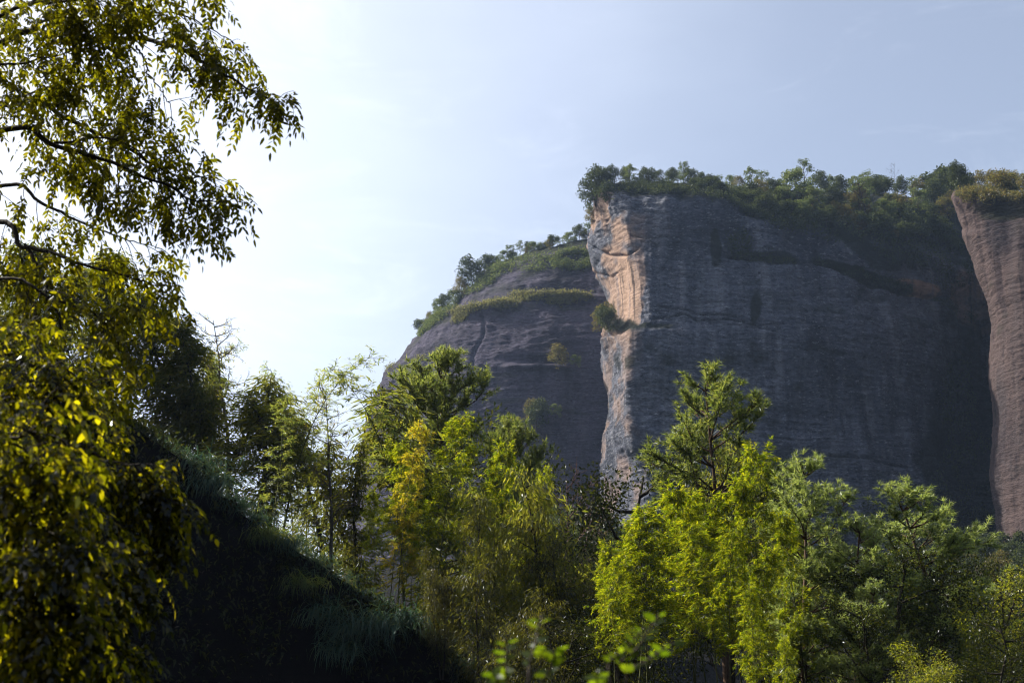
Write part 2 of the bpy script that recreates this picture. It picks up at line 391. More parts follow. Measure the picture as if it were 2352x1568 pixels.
def project(p):
    """Pixel of world points (for laying out rock and scrub where the photograph has them)."""
    d = p - EYE; z = d[:, 1] * CP + d[:, 2] * SP; u = -d[:, 1] * SP + d[:, 2] * CP
    return 1176 + F * d[:, 0] / z, 784 - F * u / z
def blob(px, py, cx, cy_, rx, ry, ang=0.0):
    c, s = math.cos(ang), math.sin(ang); dx, dy = px - cx, py - cy_
    a, b = (dx * c + dy * s) / rx, (-dx * s + dy * c) / ry
    return np.exp(-(a * a + b * b) ** 1.5)

# main cliff: columns of (px, py, distance), rows from the plateau down to the foot
def col(pxs, pys, Ys): return [at(a, b, c) for a, b, c in zip(pxs, pys, Ys)]
R = 12
rows_front = [545, 640, 735, 768, 900, 995, 1095, 1170, 1420]
L_px = [1372, 1362, 1356, 1390, 1400, 1378, 1402, 1386, 1377, 1368, 1350]
L_py = [448, 505, 560, 665, 722, 772, 920, 1000, 1100, 1190, 1420]
A_px = [1400, 1412, 1442, 1464, 1466, 1448, 1438, 1440, 1476, 1480, 1480]
net = [
    [at(1480, 470, 470)] + col([a + 40 for a in L_px], L_py, [430] * 11),
    [at(1440, 455, 430)] + col([a + 14 for a in L_px], L_py, [372] * 11),
    [at(1410, 450, 420)] + col(L_px, L_py, [350, 347, 346, 344, 343, 340, 342, 341, 340, 339, 339]),
    [at(1450, 445, 420)] + col(A_px, [436, 455] + rows_front, [336, 326, 322, 320, 319.5, 317, 318, 317.5, 317, 316.5, 316]),
    [at(1540, 438, 420)] + col([1540] * 11, [428, 446] + rows_front, [340, 320, 318, 317.5, 317, 315, 315.5, 315, 315, 314.5, 314]),
    [at(1640, 438, 420)] + col([1640] * 11, [432, 458] + rows_front, [344, 321, 318, 317, 316.5, 315.5, 315, 315, 315, 314.5, 314]),
    [at(1760, 448, 430)] + col([1760] * 11, [446, 492, 570] + rows_front[1:], [352, 323, 320, 318, 317, 316.5, 316, 316, 316, 315, 314]),
    [at(1900, 454, 430)] + col([1900] * 11, [452, 528, 600, 650] + rows_front[2:], [362, 328, 324, 321, 320, 319.5, 319, 318, 317, 316, 315]),
    [at(2050, 458, 440)] + col([2050] * 11, [455, 560, 625, 670] + rows_front[2:], [374, 334, 330, 329, 326, 325, 324, 322, 320, 318, 316]),
    [at(2150, 460, 450)] + col([2150] * 11, [456, 590, 650, 690] + rows_front[2:], [384, 342, 338, 338, 334, 333, 332, 330, 328, 324, 320]),
    [at(2240, 460, 450)] + col([2240] * 11, [458, 610, 650, 690] + rows_front[2:], [394, 352, 350, 349, 350, 350, 350, 348, 344, 338, 330]),
    [at(2330, 460, 450)] + col([2330] * 11, [458, 610, 650, 690] + rows_front[2:], [400, 362, 352, 349, 352, 355, 355, 350, 345, 340, 332]),
    [at(2480, 460, 450)] + col([2480] * 11, [458, 600, 650, 690] + rows_front[2:], [400, 350, 340, 335, 335, 335, 335, 335, 335, 330, 325]),
]
net = np.array(net)                                    # columns x rows x 3
G = catmull(net, [10, 14, 46, 44, 44, 48, 56, 60, 44, 40, 36, 24])
G = catmull(G.transpose(1, 0, 2), [6, 16, 34, 34, 36, 14, 50, 40, 42, 30, 40]).transpose(1, 0, 2)
def rock_disp(big, strat, flute, seed, zs=1.0, fine=.16, dip=0.0):
    def f(p):
        a = big * fbm(p * np.array([.045, .045, .06]), 4, seed)
        w = fbm(p * np.array([.05, .05, .02]), 2, seed + 5) * 1.5
        q = p.copy(); q[:, 2] += w + dip * p[:, 0]
        st = 2.2 * fbm(q * np.array([.05, .05, .55 * zs]), 4, seed + 9, .6)
        fl = np.floor(st); st = (fl + sstep(.25, .75, st - fl)) / 2.2           # beds break off in steps
        st = strat * st * (.5 + .7 * sstep(-.4, .5, fbm(p * .06, 2, seed + 21)))
        fl = flute * fbm(p * np.array([.30, .30, .03]), 3, seed + 13)
        fn = fine * fbm(q * np.array([.7, .7, 1.6]), 4, seed + 17, .7)
        return a + st + fl + fn
    return f
GROOVES = [([(1440, 540), (1500, 548), (1560, 545), (1640, 565), (1700, 600)], 2.5, .9, 1.2), ([(1376, 775), (1440, 757), (1500, 735), (1570, 720), (1640, 735), (1720, 745), (1800, 742)], 3, 1.3, 1.6),
           ([(1500, 700), (1600, 712), (1700, 735), (1780, 765)], 2.5, .9, .9), ([(1640, 592), (1760, 592), (1900, 614), (2050, 667), (2180, 692), (2230, 645)], 4, .8, 1.0),
           ([(1860, 1040), (1980, 1050), (2080, 1075)], 3, .9, 1.0), ([(1740, 1000), (1860, 1012), (1930, 1005)], 2.5, .8, .8), ([(1480, 880), (1600, 872), (1700, 885)], 2, .7, .6),
           ([(1360, 560), (1400, 590), (1440, 585), (1470, 560)], 2.5, 1.0, .8), ([(1365, 620), (1400, 640), (1440, 612)], 2, .8, .5)]
def main_disp(p):
    dx, dy = project(p)
    f = rock_disp(1.6, .38, .75, 3, .8, .24, .14)(p) * (1 - .65 * blob(dx, dy, 1432, 650, 50, 130)) * (1 - .4 * blob(dx, dy, 1430, 960, 60, 260))
    for pts, w, dep, lip in GROOVES:
        a = np.array(pts, float)
        yc = np.interp(dx, a[:, 0], a[:, 1]) + 5 * fbm(p * .12, 3, 40); ins = sstep(a[0, 0] - 8, a[0, 0] + 25, dx) * (1 - sstep(a[-1, 0] - 25, a[-1, 0] + 8, dx))
        f = f - dep * np.exp(-((dy - yc) / w) ** 2) * ins + lip * .5 * np.exp(-np.clip(dy - yc - w, 0, None) / (w * 5)) * (dy > yc + w) * ins
    return f
gp = G.reshape(-1, 3); mx, my = project(gp)
nn = grid_normals(G).reshape(-1, 3)
brk = fbm(gp * .12, 4, 31); leftface = sstep(.15, .75, -nn[:, 0]) * (nn[:, 2] < .6)
fresh = leftface * sstep(-.55, .15, 1.2 * brk + .9 * blob(mx, my, 1440, 660, 40, 90) - .25) * (.85 - .4 * sstep(740, 800, my))
fresh = np.maximum(fresh, sstep(.25, .6, blob(mx, my, 1440, 655, 26, 95, -.1) + .25 * brk))
fresh = np.maximum(fresh, sstep(.30, .6, blob(mx, my, 2105, 660, 55, 20, .3) + .2 * brk))
fresh = np.maximum(fresh, .8 * sstep(.30, .6, blob(mx, my, 2245, 695, 55, 85, -.5) + .15 * brk))
moss = sstep(.35, .6, blob(mx, my, 1980, 632, 150, 20, .32) + .25 * brk)
moss = np.maximum(moss, .8 * sstep(.35, .6, blob(mx, my, 1760, 590, 90, 18, .1) + .3 * brk))
moss = np.maximum(moss, .8 * sstep(.2, .5, blob(mx, my, 2230, 1120, 110, 260) + .3 * brk))
moss = np.maximum(moss, .95 * sstep(.35, .65, nn[:, 2] + .2 * brk))
moss = np.maximum(moss, .5 * sstep(.55, .9, fbm(gp * np.array([.07, .07, .2]), 4, 77)))
for cx, cy_, rx, ry, an in ((1735, 715, 16, 50, .1), (2210, 900, 60, 150, .1), (1645, 560, 14, 45, 0), (2060, 600, 130, 35, .25)):
    moss = np.maximum(moss, .85 * sstep(.3, .65, blob(mx, my, cx, cy_, rx, ry, an) + .6 * brk))
main_cliff, BV_MAIN = cliff_object('cliff', G, M['rock_main'], main_disp, fresh, moss)
tag(main_cliff, 'tall grey main cliff with an orange sunlit left edge', 'cliff', kind='structure')

# dome: rounded hill of rock behind on the left, cross-sections are ellipses
SIL = [(1420, 560), (1360, 583), (1280, 592), (1200, 606), (1120, 640), (1060, 688), (1000, 742), (945, 795), (905, 842), (872, 890),
       (850, 950), (836, 1030), (822, 1110), (805, 1200), (790, 1300), (780, 1420)]
DY = 410.0
zs_, xs_ = [], []
for a, b in SIL:
    q = at(a, b, DY); zs_.append(q[2]); xs_.append(q[0])
zs_, xs_ = np.array(zs_), np.array(xs_)
dcx = at(1480, 600, DY)[0]
zz = np.concatenate([np.linspace(zs_[-1], zs_[4], 300, endpoint=False), np.linspace(zs_[4], zs_[0], 60)])[::-1]
aa = dcx - np.interp(zz, zs_[::-1], xs_[::-1])
k = np.ones(9) / 9; aa = np.convolve(np.pad(aa, 4, mode='edge'), k, 'valid')
aa[0] = .5
th = np.linspace(RAD(90), RAD(330), 460)
DG = np.stack([dcx + aa[None, :] * np.cos(th)[:, None], DY + .62 * aa[None, :] * np.sin(th)[:, None],
               np.broadcast_to(zz[None, :], (len(th), len(zz)))], -1)
def dome_disp(p):
    f = rock_disp(.9, .22, .35, 50, 1.25, .2)(p)
    dx, dy = project(p)
    # grass ledges and the long cracks that run down the face
    for cx, cy_, rx, ry, an, amp in ((1110, 708, 95, 7, -.12, 2.2), (1260, 676, 110, 7, .0, 2.2), (905, 838, 45, 5, -.5, .7), (1225, 838, 75, 5, .02, 1.6)):
        f = f + amp * blob(dx, dy, cx, cy_ + 6, rx, ry * 1.6, an) - amp * .8 * blob(dx, dy, cx, cy_ - 14, rx, ry * 2.2, an)
    crack = np.abs(dx - (1100 + (dy - 780) * -.22 + 6 * np.sin(dy * .06))) 
    f = f - 1.0 * np.exp(-(crack / 3.0) ** 2) * sstep(690, 720, dy) * (1 - sstep(830, 850, dy))
    crack = np.abs(dx - (1330 + (dy - 880) * -.35 + 5 * np.sin(dy * .08)))
    f = f - 1.0 * np.exp(-(crack / 3.0) ** 2) * sstep(860, 880, dy) * (1 - sstep(960, 985, dy))
    return f
dp = DG.reshape(-1, 3); dn = grid_normals(DG).reshape(-1, 3)
dmoss = np.maximum(.9 * sstep(.55, .8, dn[:, 2] + .15 * fbm(dp * .15, 3, 8)), .45 * sstep(.5, .9, fbm(dp * np.array([.06, .06, .3]), 4, 70)))
dome, BV_DOME = cliff_object('rock_hill', DG, M['rock_dome'], dome_disp, np.zeros(len(dp)), dmoss)
tag(dome, 'rounded purple grey rock dome with grass ledges, behind the main cliff', 'rock hill', kind='structure')

# pillar at the right edge
P_px = [2205, 2190, 2203, 2216, 2214, 2240, 2274, 2281, 2268, 2280, 2275, 2287, 2300]
P_py = [432, 452, 490, 522, 542, 612, 700, 762, 870, 950, 1100, 1180, 1420]
pnet = [
    [at(2260, 455, 370)] + col([a + 60 for a in P_px], P_py, [352] * 13),
    [at(2230, 455, 360)] + col([a + 10 for a in P_px], P_py, [305] * 13),
    [at(2220, 450, 340)] + col(P_px, P_py, [296, 290, 290, 290, 289.5, 289.5, 289, 289, 288.5, 288, 288, 288, 288]),
    [at(2290, 448, 340)] + col([a * .45 + 2352 * .55 for a in P_px], [440, 452] + P_py[2:], [294, 282.5, 282.5, 282, 282, 281.5, 281, 281, 281, 281, 280.5, 280, 280]),
    [at(2400, 450, 340)] + col([2400] * 13, [448, 458] + P_py[2:], [292, 277, 276, 275, 275, 274.5, 274, 274, 274, 274, 274, 273, 272]),
    [at(2560, 450, 340)] + col([2560] * 13, [445, 460] + P_py[2:], [292, 274, 274, 274, 273.5, 273, 273, 273, 272, 272, 272, 271, 270]),
    [at(2750, 450, 350)] + col([2750] * 13, [445, 460] + P_py[2:], [310, 300] + [298] * 11),
]
pnet = np.array(pnet)
PG = catmull(pnet, [10, 24, 40, 40, 40, 20])
PG = catmull(PG.transpose(1, 0, 2), [8, 8, 22, 20, 10, 34, 42, 32, 46, 36, 56, 34, 40]).transpose(1, 0, 2)
pp = PG.reshape(-1, 3); qx, qy = project(pp)
pn = grid_normals(PG).reshape(-1, 3)
pfresh = sstep(-.6, .3, fbm(pp * np.array([.12, .12, .02]), 3, 90) + .2 - .9 * blob(qx, qy, 2300, 530, 60, 60))
pmoss = np.maximum(.9 * sstep(.5, .75, pn[:, 2]), .7 * sstep(.2, .55, blob(qx, qy, 2310, 470, 80, 34) + .4 * fbm(pp * .2, 3, 44)))
pillar, BV_PIL = cliff_object('rock_pillar', PG, M['rock_pillar'], rock_disp(.55, .14, .4, 61, .8, .11), pfresh, pmoss)
tag(pillar, 'pink brown rock pillar at the right edge, nearer than the main cliff', 'cliff', kind='structure')

ALLBV = (BV_PIL, BV_MAIN, BV_DOME)
def hit(px, py, bvs=ALLBV):
    d = Vector(ray(px, py)).normalized(); best = None
    for b in bvs:
        r = b.ray_cast(Vector(EYE), d)
        if r[0] is not None and (best is None or r[3] < best[3]): best = r
    return best
def skyline(bv, px, lo=380):
    for py in range(lo, 1300, 3):
        r = hit(px, py, (bv,))
        if r is not None: return r[0], py
    return None, None

# ------------------------------------------------------------------ tree prototypes (built at the origin, placed or copied below)
def ellip(rng, n, hollow=.55):
    v = unit(rng.normal(size=(n, 3)))
    return v * (hollow + (1 - hollow) * rng.random((n, 1)) ** .6)
def proto(name, cat, trunk, leaf, part=('trunk', 'crown')):
    t = obj(name, None); t['category'] = cat; t['label'] = ''
    if trunk is not None: obj(part[0], trunk, t)
    if leaf is not None: obj(part[1], leaf, t)
    return t

def crown_tree(seed, H, Rr, mat, bark, nleaf, Ls, Ws, limbs=9, base_frac=.25, flat=.75, clump=.32, round_=1.0, droop=.2, name='tree', cat='tree', r0=None):
    """Broad-leaved tree: trunk, limbs and twigs; leaves in clumps round the twig ends with gaps between."""
    rng = np.random.default_rng(seed)
    r0 = r0 or H * .02
    tr = wander(rng, (0, 0, -.04 * H), (0, 0, 1), H * .95, 8, .18)
    lines = [(tr, taper(r0, r0 * .2, 9))]; tips = []
    for i in range(limbs):
        f = base_frac + (1 - base_frac) * (i + rng.random()) / limbs
        p, d = along(tr, f * .97)
        az = i * 2.4 + rng.normal(0, .4)
        prof = math.sin(math.pi * min(max((f - base_frac) / (1 - base_frac) * .78 + .2, 0), 1)) ** round_
        ln = Rr * (.45 + .75 * prof) * rng.uniform(.75, 1.15)
        b = wander(rng, p, (math.cos(az), math.sin(az), rng.uniform(.25, .8)), ln, 5, .35, .15)
        lines.append((b, taper(r0 * .4, r0 * .08, 6))); tips.append(b[-1])
        for k in range(3):
            q, dd = along(b, rng.uniform(.4, .95))
            c = wander(rng, q, dd + rng.normal(0, .7, 3), ln * rng.uniform(.3, .55), 3, .4, .1)
            lines.append((c, taper(r0 * .15, r0 * .04, 4))); tips.append(c[-1])
    tips.append(tr[-1]); tips = np.array(tips)
    cr = Rr * clump * rng.uniform(.55, 1.25, len(tips))
    w = cr ** 2 / np.sum(cr ** 2)
    who = rng.choice(len(tips), nleaf, p=w)
    v = ellip(rng, nleaf, .35)
    base = tips[who] + v * cr[who][:, None] * np.array([1, 1, flat])
    d = unit(v * .7 + rng.normal(0, .7, (nleaf, 3)) + np.array([0, 0, -droop]))
    nr = unit(np.array([0, 0, 1.0]) + rng.normal(0, .7, (nleaf, 3)))
    L = rng.uniform(*Ls, nleaf); Wd = L * rng.uniform(*Ws, nleaf)
    return proto(name, cat, tubes('trunk', lines, bark, 5), leaves('crown', base, d, nr, L, Wd, mat))

def pine_tree(seed, H, Rr, mat, bare=.42, nwh=15, dens=1.0, flat_top=.5, name='pine_tree'):
    rng = np.random.default_rng(seed)
    tr = wander(rng, (0, 0, -.4), (rng.normal(0, .03), rng.normal(0, .03), 1), H, 12, .14)
    r0 = H * .0135
    lines = [(tr, taper(r0, .02, 13))]; tp, td = [], []
    for i in range(nwh):
        f = bare + (1 - bare) * (i + rng.random() * .7) / nwh
        g = (f - bare) / (1 - bare)
        prof = (min(g / .25, 1) * .45 + .55) * (1 - g ** 2.2) ** .6 * (1 - .15 * math.cos(i * 2.1))
        p, _ = along(tr, f)
        for b_ in range(rng.integers(3, 6)):
            az = rng.uniform(0, 2 * math.pi)
            ln = Rr * max(prof, .2) * rng.uniform(.55, 1.15)
            b = wander(rng, p, (math.cos(az), math.sin(az), rng.uniform(.05, .5) + g * .5), ln, 6, .35, .5)
            lines.append((b, taper(r0 * .22, .008, 7)))
            tp.append(b[-1]); td.append(unit(b[-1] - b[-2]))
            for k in range(int(max(6, ln * 9 * dens))):
                q, dd = along(b, 1 - .75 * rng.random() ** 1.3)
                sdir = unit(dd + rng.normal(0, .65, 3) + np.array([0, 0, .25]))
                c = wander(rng, q, sdir, rng.uniform(.25, .6), 2, .3, .5)
                if k % 2 == 0: lines.append((c, taper(.012, .005, 3)))
                tp.append(c[-1]); td.append(unit(c[-1] - c[-2]))
                if rng.random() < .6: tp.append(c[1]); td.append(unit(c[-1] - c[-2]))
    tp.append(tr[-1]); td.append((0, 0, 1)); tp = np.array(tp); td = unit(np.array(td) + np.array([0, 0, .35]))
    nN = 26; n = len(tp)
    base = np.repeat(tp, nN, 0) + np.repeat(td, nN, 0) * rng.uniform(-.12, .04, (n * nN, 1))
    d = unit(np.repeat(td, nN, 0) * .75 + rng.normal(0, .55, (n * nN, 3)))
    nr = rng.normal(size=(n * nN, 3))
    lv = leaves('crown', base, d, nr, rng.uniform(.15, .27, n * nN), .028, mat, 'needle', .12)
    return proto(name, 'pine', tubes('trunk', lines, M['bark_pine'], 5), lv)

def bamboo(seed, H, mat, lean=.12, start=.28, Rr=1.0, nnode=24, per=(5, 9), twigs=4, lsz=(.12, .2)):
    rng = np.random.default_rng(seed)
    az0 = 0.0
    cul = [np.array([0, 0, -.3])]; d = np.array([0.02, 0, 1.0])
    n = 16
    for i in range(n):
        f = i / n
        d = unit(d + np.array([lean * (.25 + 2.2 * f ** 3) / 2.2, rng.normal(0, .02), -.9 * lean * f ** 6]))
        cul.append(cul[-1] + d * H / n)
    cul = np.array(cul)
    lines = [(cul, taper(.045, .006, n + 1))]; tp, td = [], []
    for i in range(nnode):
        f = start + (1 - start) * (i + rng.random() * .6) / nnode
        g = (f - start) / (1 - start)
        p, dd = along(cul, f)
        for b_ in range(rng.integers(2, 5)):
            az = rng.uniform(0, 2 * math.pi)
            ln = Rr * (.22 + .9 * min(1, .55 + 2.2 * g) * (1 - g) ** .75) * rng.uniform(.5, 1.2)
            b = wander(rng, p, (math.cos(az), math.sin(az), rng.uniform(.15, .8)), ln, 5, .25, -.65)
            lines.append((b, taper(.011, .004, 6)))
            for k in range(twigs):
                q, bd = along(b, rng.uniform(.3, 1.0))
                c = wander(rng, q, bd + rng.normal(0, .55, 3), rng.uniform(.12, .4), 2, .2, -.3)
                lines.append((c, taper(.005, .003, 3)))
                for t_ in (c[1], c[2]): tp.append(t_); td.append(unit(c[2] - c[1]))
    tp, td = np.array(tp), np.array(td)
    cnt = rng.integers(per[0], per[1], len(tp)); base = np.repeat(tp, cnt, 0); dd = np.repeat(td, cnt, 0); m = len(base)
    base = base + rng.normal(0, .035, (m, 3))
    d = unit(dd * .8 + rng.normal(0, .55, (m, 3)) * np.array([1, 1, .45]) + np.array([0, 0, -.10]))
    nr = unit(np.array([0, 0, 1.0]) + rng.normal(0, .45, (m, 3)))
    L = rng.uniform(*lsz, m)
    lv = leaves('foliage', base, d, nr, L, L * rng.uniform(.16, .24, m), mat, 'diamond', .12)
    return proto('bamboo', 'bamboo', tubes('culm', lines, M['culm'], 5), lv, ('culm', 'foliage'))

def cypress(seed, H, Rr, mat, nbr=90, spray=95, base_frac=.12, name='cypress_tree', cone=.8, L=(.12, .3), stems=1):
    """Fine-sprayed evergreen: upswept thin limbs hung with small drooping sprays."""
    rng = np.random.default_rng(seed)
    lines, B, D = [], [], []
    for s in range(stems):
        off = np.array([rng.normal(0, .12 * Rr), rng.normal(0, .12 * Rr), 0]) * (stems > 1)
        Hs = H * (1 if s == 0 else rng.uniform(.7, .95))
        tr = wander(rng, off + np.array([0, 0, -.3]), (off[0] * .25, off[1] * .25, 1), Hs, 10, .15)
        r0 = Hs * .012
        lines.append((tr, taper(r0, .012, 11)))
        for i in range(nbr // stems):
            f = base_frac + (1 - base_frac) * rng.random() ** .85
            g = (f - base_frac) / (1 - base_frac)
            p, _ = along(tr, f)
            az = rng.uniform(0, 2 * math.pi)
            ln = Rr * (1 - cone * g) * (.35 + .65 * min(g / .18, 1)) * rng.uniform(.45, 1.15)
            b = wander(rng, p, (math.cos(az), math.sin(az), rng.uniform(.35, 1.0)), ln, 5, .3, -.35)
            lines.append((b, taper(r0 * .2 + .004, .004, 6)))
            t = rng.uniform(.2, 1.0, spray)
            seg = t * 5; ii = np.minimum(seg.astype(int), 4); ff = (seg - ii)[:, None]
            q = b[ii] * (1 - ff) + b[ii + 1] * ff
            sp = rng.normal(0, 1, (spray, 3)) * np.array([.16, .16, .13]) * (.5 + .6 * Rr / 1.5)
            B.append(q + sp); D.append(unit(b[-1] - b[0]) * .5 + rng.normal(0, .35, (spray, 3)) + np.array([0, 0, -.75]))
    B, D = np.concatenate(B), np.concatenate(D); m = len(B)
    Ln = rng.uniform(*L, m)
    lv = leaves('crown', B, D, rng.normal(size=(m, 3)), Ln, Ln * rng.uniform(.16, .26, m), mat, 'diamond', .1)
    return proto(name, 'conifer', tubes('trunk', lines, M['bark'], 5), lv)

def bare_tree(seed, H, Rr, bark, nb=26, name='bare_tree', updir=.5, lv=None):
    rng = np.random.default_rng(seed)
    tr = wander(rng, (0, 0, -.3), (0, 0, 1), H, 10, .12)
    r0 = H * .011; lines = [(tr, taper(r0, .008, 11))]; tips = []
    for i in range(nb):
        f = .3 + .7 * (i + rng.random()) / nb
        p, _ = along(tr, f * .99); az = rng.uniform(0, 6.28)
        ln = Rr * (1.05 - .8 * f) * rng.uniform(.6, 1.2) + .2
        b = wander(rng, p, (math.cos(az), math.sin(az), updir), ln, 5, .35, .4)
        lines.append((b, taper(r0 * .25, .006, 6)))
        for k in range(7):
            q, dd = along(b, rng.uniform(.2, 1)); c = wander(rng, q, dd + rng.normal(0, .6, 3), ln * rng.uniform(.2, .5), 3, .35, .3)
            lines.append((c, taper(.008, .004, 4))); tips.append(c[-1])
            for k2 in range(2):
                q2, d2 = along(c, rng.uniform(.3, 1)); e = wander(rng, q2, d2 + rng.normal(0, .6, 3), ln * .16, 2, .3, .2)
                lines.append((e, taper(.005, .003, 3))); tips.append(e[-1])
    lm = None
    if lv is not None:
        tips = np.array(tips); n, mat = lv
        base = tips[rng.integers(0, len(tips), n)] + rng.normal(0, .06, (n, 3))
        lm = leaves('crown', base, rng.normal(size=(n, 3)) + np.array([0, 0, -.5]), rng.normal(size=(n, 3)), rng.uniform(.07, .13, n), .03, mat)
    return proto(name, 'bare tree', tubes('trunk', lines, bark, 5), lm)

used = set()
TIPS = {}
def tip_of(p):
    """Highest point of a prototype's crown, in its own coordinates."""
    if p.name not in TIPS:
        V = []
        for c in p.children:
            a = np.empty(len(c.data.vertices) * 3, np.float32); c.data.vertices.foreach_get('co', a); V.append(a.reshape(-1, 3))
        V = np.concatenate(V); k = np.argsort(V[:, 2])[-max(4, len(V) // 600):]
        TIPS[p.name] = V[k].mean(0)
    return TIPS[p.name]
def place(p, px, top, Yd, label, rot, href, wide=1.0, base=None, group=None, name=None):
    """Stand a tree on the ground about Yd metres ahead so that its tip reaches pixel (px, top)."""
    tip = at(px, top, Yd); t = tip_of(p); c, sn = math.cos(rot), math.sin(rot)
    tx, ty = t[0] * c - t[1] * sn, t[0] * sn + t[1] * c
    sc = 1.0; x, y = tip[0], Yd
    for _ in range(4):
        z0 = tz(x, y); sc = max(tip[2] - z0, .8) / t[2]; x, y = tip[0] - tx * sc * wide, Yd - ty * sc * wide
    loc = (x, y, tz(x, y)); scl = (sc * wide, sc * wide, sc)
    if p.name not in used:
        used.add(p.name)
        p.location = loc; p.rotation_euler = (0, 0, rot); p.scale = scl; p['label'] = label
        if group: p['group'] = group
        return p
    return dup(p, loc, rot, scl, label, group, name)

# ------------------------------------------------------------------ trees in the middle distance
pineA = pine_tree(11, 12, 2.6, M['pine'], .40, 16, 1.15)
pineB = pine_tree(12, 12, 2.5, M['pine'], .55, 11, 1.1)
pineC = pine_tree(13, 12, 2.7, M['pine_pale'], .30, 17, 1.1)
bamA = bamboo(21, 11, M['bamboo'], .09, .55, 1.25, 24, (7, 11), 6, (.12, .2))
bamB = bamboo(22, 11, M['bamboo'], .11, .42, 1.3, 27, (7, 11), 6, (.12, .2))
bamC = bamboo(23, 11, M['bamboo_pale'], .12, .25, .95, 24, (3, 6), 4, (.13, .22))
yel = bamboo(24, 10, M['bamboo_yellow'], .05, .25, 1.0, 26, (6, 10), 5, (.12, .19))
yel.name = 'yellow_tree'; yel['category'] = 'tree'
cypA = cypress(31, 9, 1.7, M['cypress'], 110, 95)
cypB = cypress(32, 9, 2.3, M['olive'], 120, 105, .10, 'drooping_tree', .62, (.12, .28), 3)
cypC = cypress(33, 9, 1.25, M['cypress'], 80, 55, .15, 'cypress_tree', .75)
cypD = cypress(34, 9, 2.3, M['olive_shaded'], 120, 105, .10, 'drooping_tree', .6, (.12, .28), 3)
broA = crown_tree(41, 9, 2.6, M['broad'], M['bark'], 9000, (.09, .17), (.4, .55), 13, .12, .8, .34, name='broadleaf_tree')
broB = crown_tree(42, 8, 2.4, M['broad_bright'], M['bark'], 9000, (.09, .16), (.4, .55), 13, .12, .8, .32, name='broadleaf_tree')
barA = bare_tree(51, 9, 2.0, M['bark_pale'], 30, 'bare_tree', .45, (500, M['bamboo_yellow']))
barB = bare_tree(52, 7, 2.2, M['twig_red'], 22, 'bare_tree', .9)

# along the crest of the bank, left to right: (proto, px, top py, distance, label, rotation, native height, width)
g_l = 'trees along the crest of the dark bank'
for p, px, top, Yd, lab, rot, h, w in [
    (cypA, 60, 560, 55, 'dark conifer half hidden behind the left foreground tree', .3, 9, 1.90),
    (cypA, 190, 610, 56, 'dark conifer showing through the lower left foreground boughs', 1.9, 9, 1.71),
    (cypA, 268, 578, 54, 'tallest dark narrow conifer behind the foreground boughs', 3.1, 9, 1.42),
    (cypA, 335, 670, 53, 'black green thick conifer just right of the tallest dark conifer', 4.4, 9, 1.80),
    (cypA, 408, 730, 52, 'dark conifer at the right end of the dark conifer stand, beside the bare twigs', 5.2, 9, 1.71),
    (barA, 450, 715, 55, 'leafless twiggy tree sticking out beside the dark conifer stand', .8, 9, 1.35),
    (bamC, 548, 775, 55, 'pale bamboo with a rounded tip between the dark conifers and the olive conifer', .4, 11, 1.36),
    (bamC, 500, 850, 53, 'short airy bamboo just right of the dark conifer stand', 3.6, 11, 1.28),
    (cypC, 615, 865, 53, 'olive conifer with thin upright stems in the middle of the bank crest', .0, 9, 2.47),
    (cypC, 570, 900, 51, 'lower shaggy conifer in front of the rounded pale bamboo', 1.2, 9, 2.56),
    (barA, 722, 868, 50, 'thin leaning bare tree with a twiggy tip against the sky', 2.2, 9, 1.20),
    (bamC, 850, 792, 50, 'tallest airy bamboo arching right against the sky', .2, 11, 1.60),
    (bamC, 775, 825, 51, 'slender bamboo left of the tallest airy bamboo', 2.7, 11, 1.44),
    (bamC, 668, 895, 49, 'sparse bamboo left of the leaning bare tree', 1.7, 11, 1.36),
    (cypC, 838, 1010, 52, 'low olive conifer hiding the lower left corner of the dome', 4.0, 9, 1.5),
    (cypC, 690, 960, 51, 'small olive conifer behind the leaning bare tree', 5.0, 9, 1.7),
    (bamC, 610, 830, 56, 'airy bamboo standing behind the olive conifer with upright stems', 4.4, 11, 1.2),
    (cypC, 760, 1010, 54, 'low olive conifer under the slender bamboo, beside the dome', 3.2, 9, 1.7),
    (cypC, 478, 800, 56, 'feathery olive conifer between the dark stand and the short airy bamboo', .9, 9, 1.3),
    (bamC, 728, 850, 57, 'thin bamboo standing behind the leaning bare tree', 5.1, 11, 1.1),
    (cypC, 655, 905, 57, 'shaggy olive conifer right of the one with upright stems', 2.3, 9, 1.5),
    (bamB, 925, 1010, 48, 'yellow green bamboo between the narrow olive conifer and the yellow autumn tree', 1.6, 11, .9),
    (bamB, 1150, 1010, 52, 'bright bamboo right of the lime bamboo, under the smaller pine', 4.7, 11, 1.0),
    (cypC, 888, 882, 54, 'narrow olive conifer in front of the foot of the dome', 2.5, 9, 1.80),
]:
    place(p, px, top, Yd, lab, rot, h, w, group=g_l)

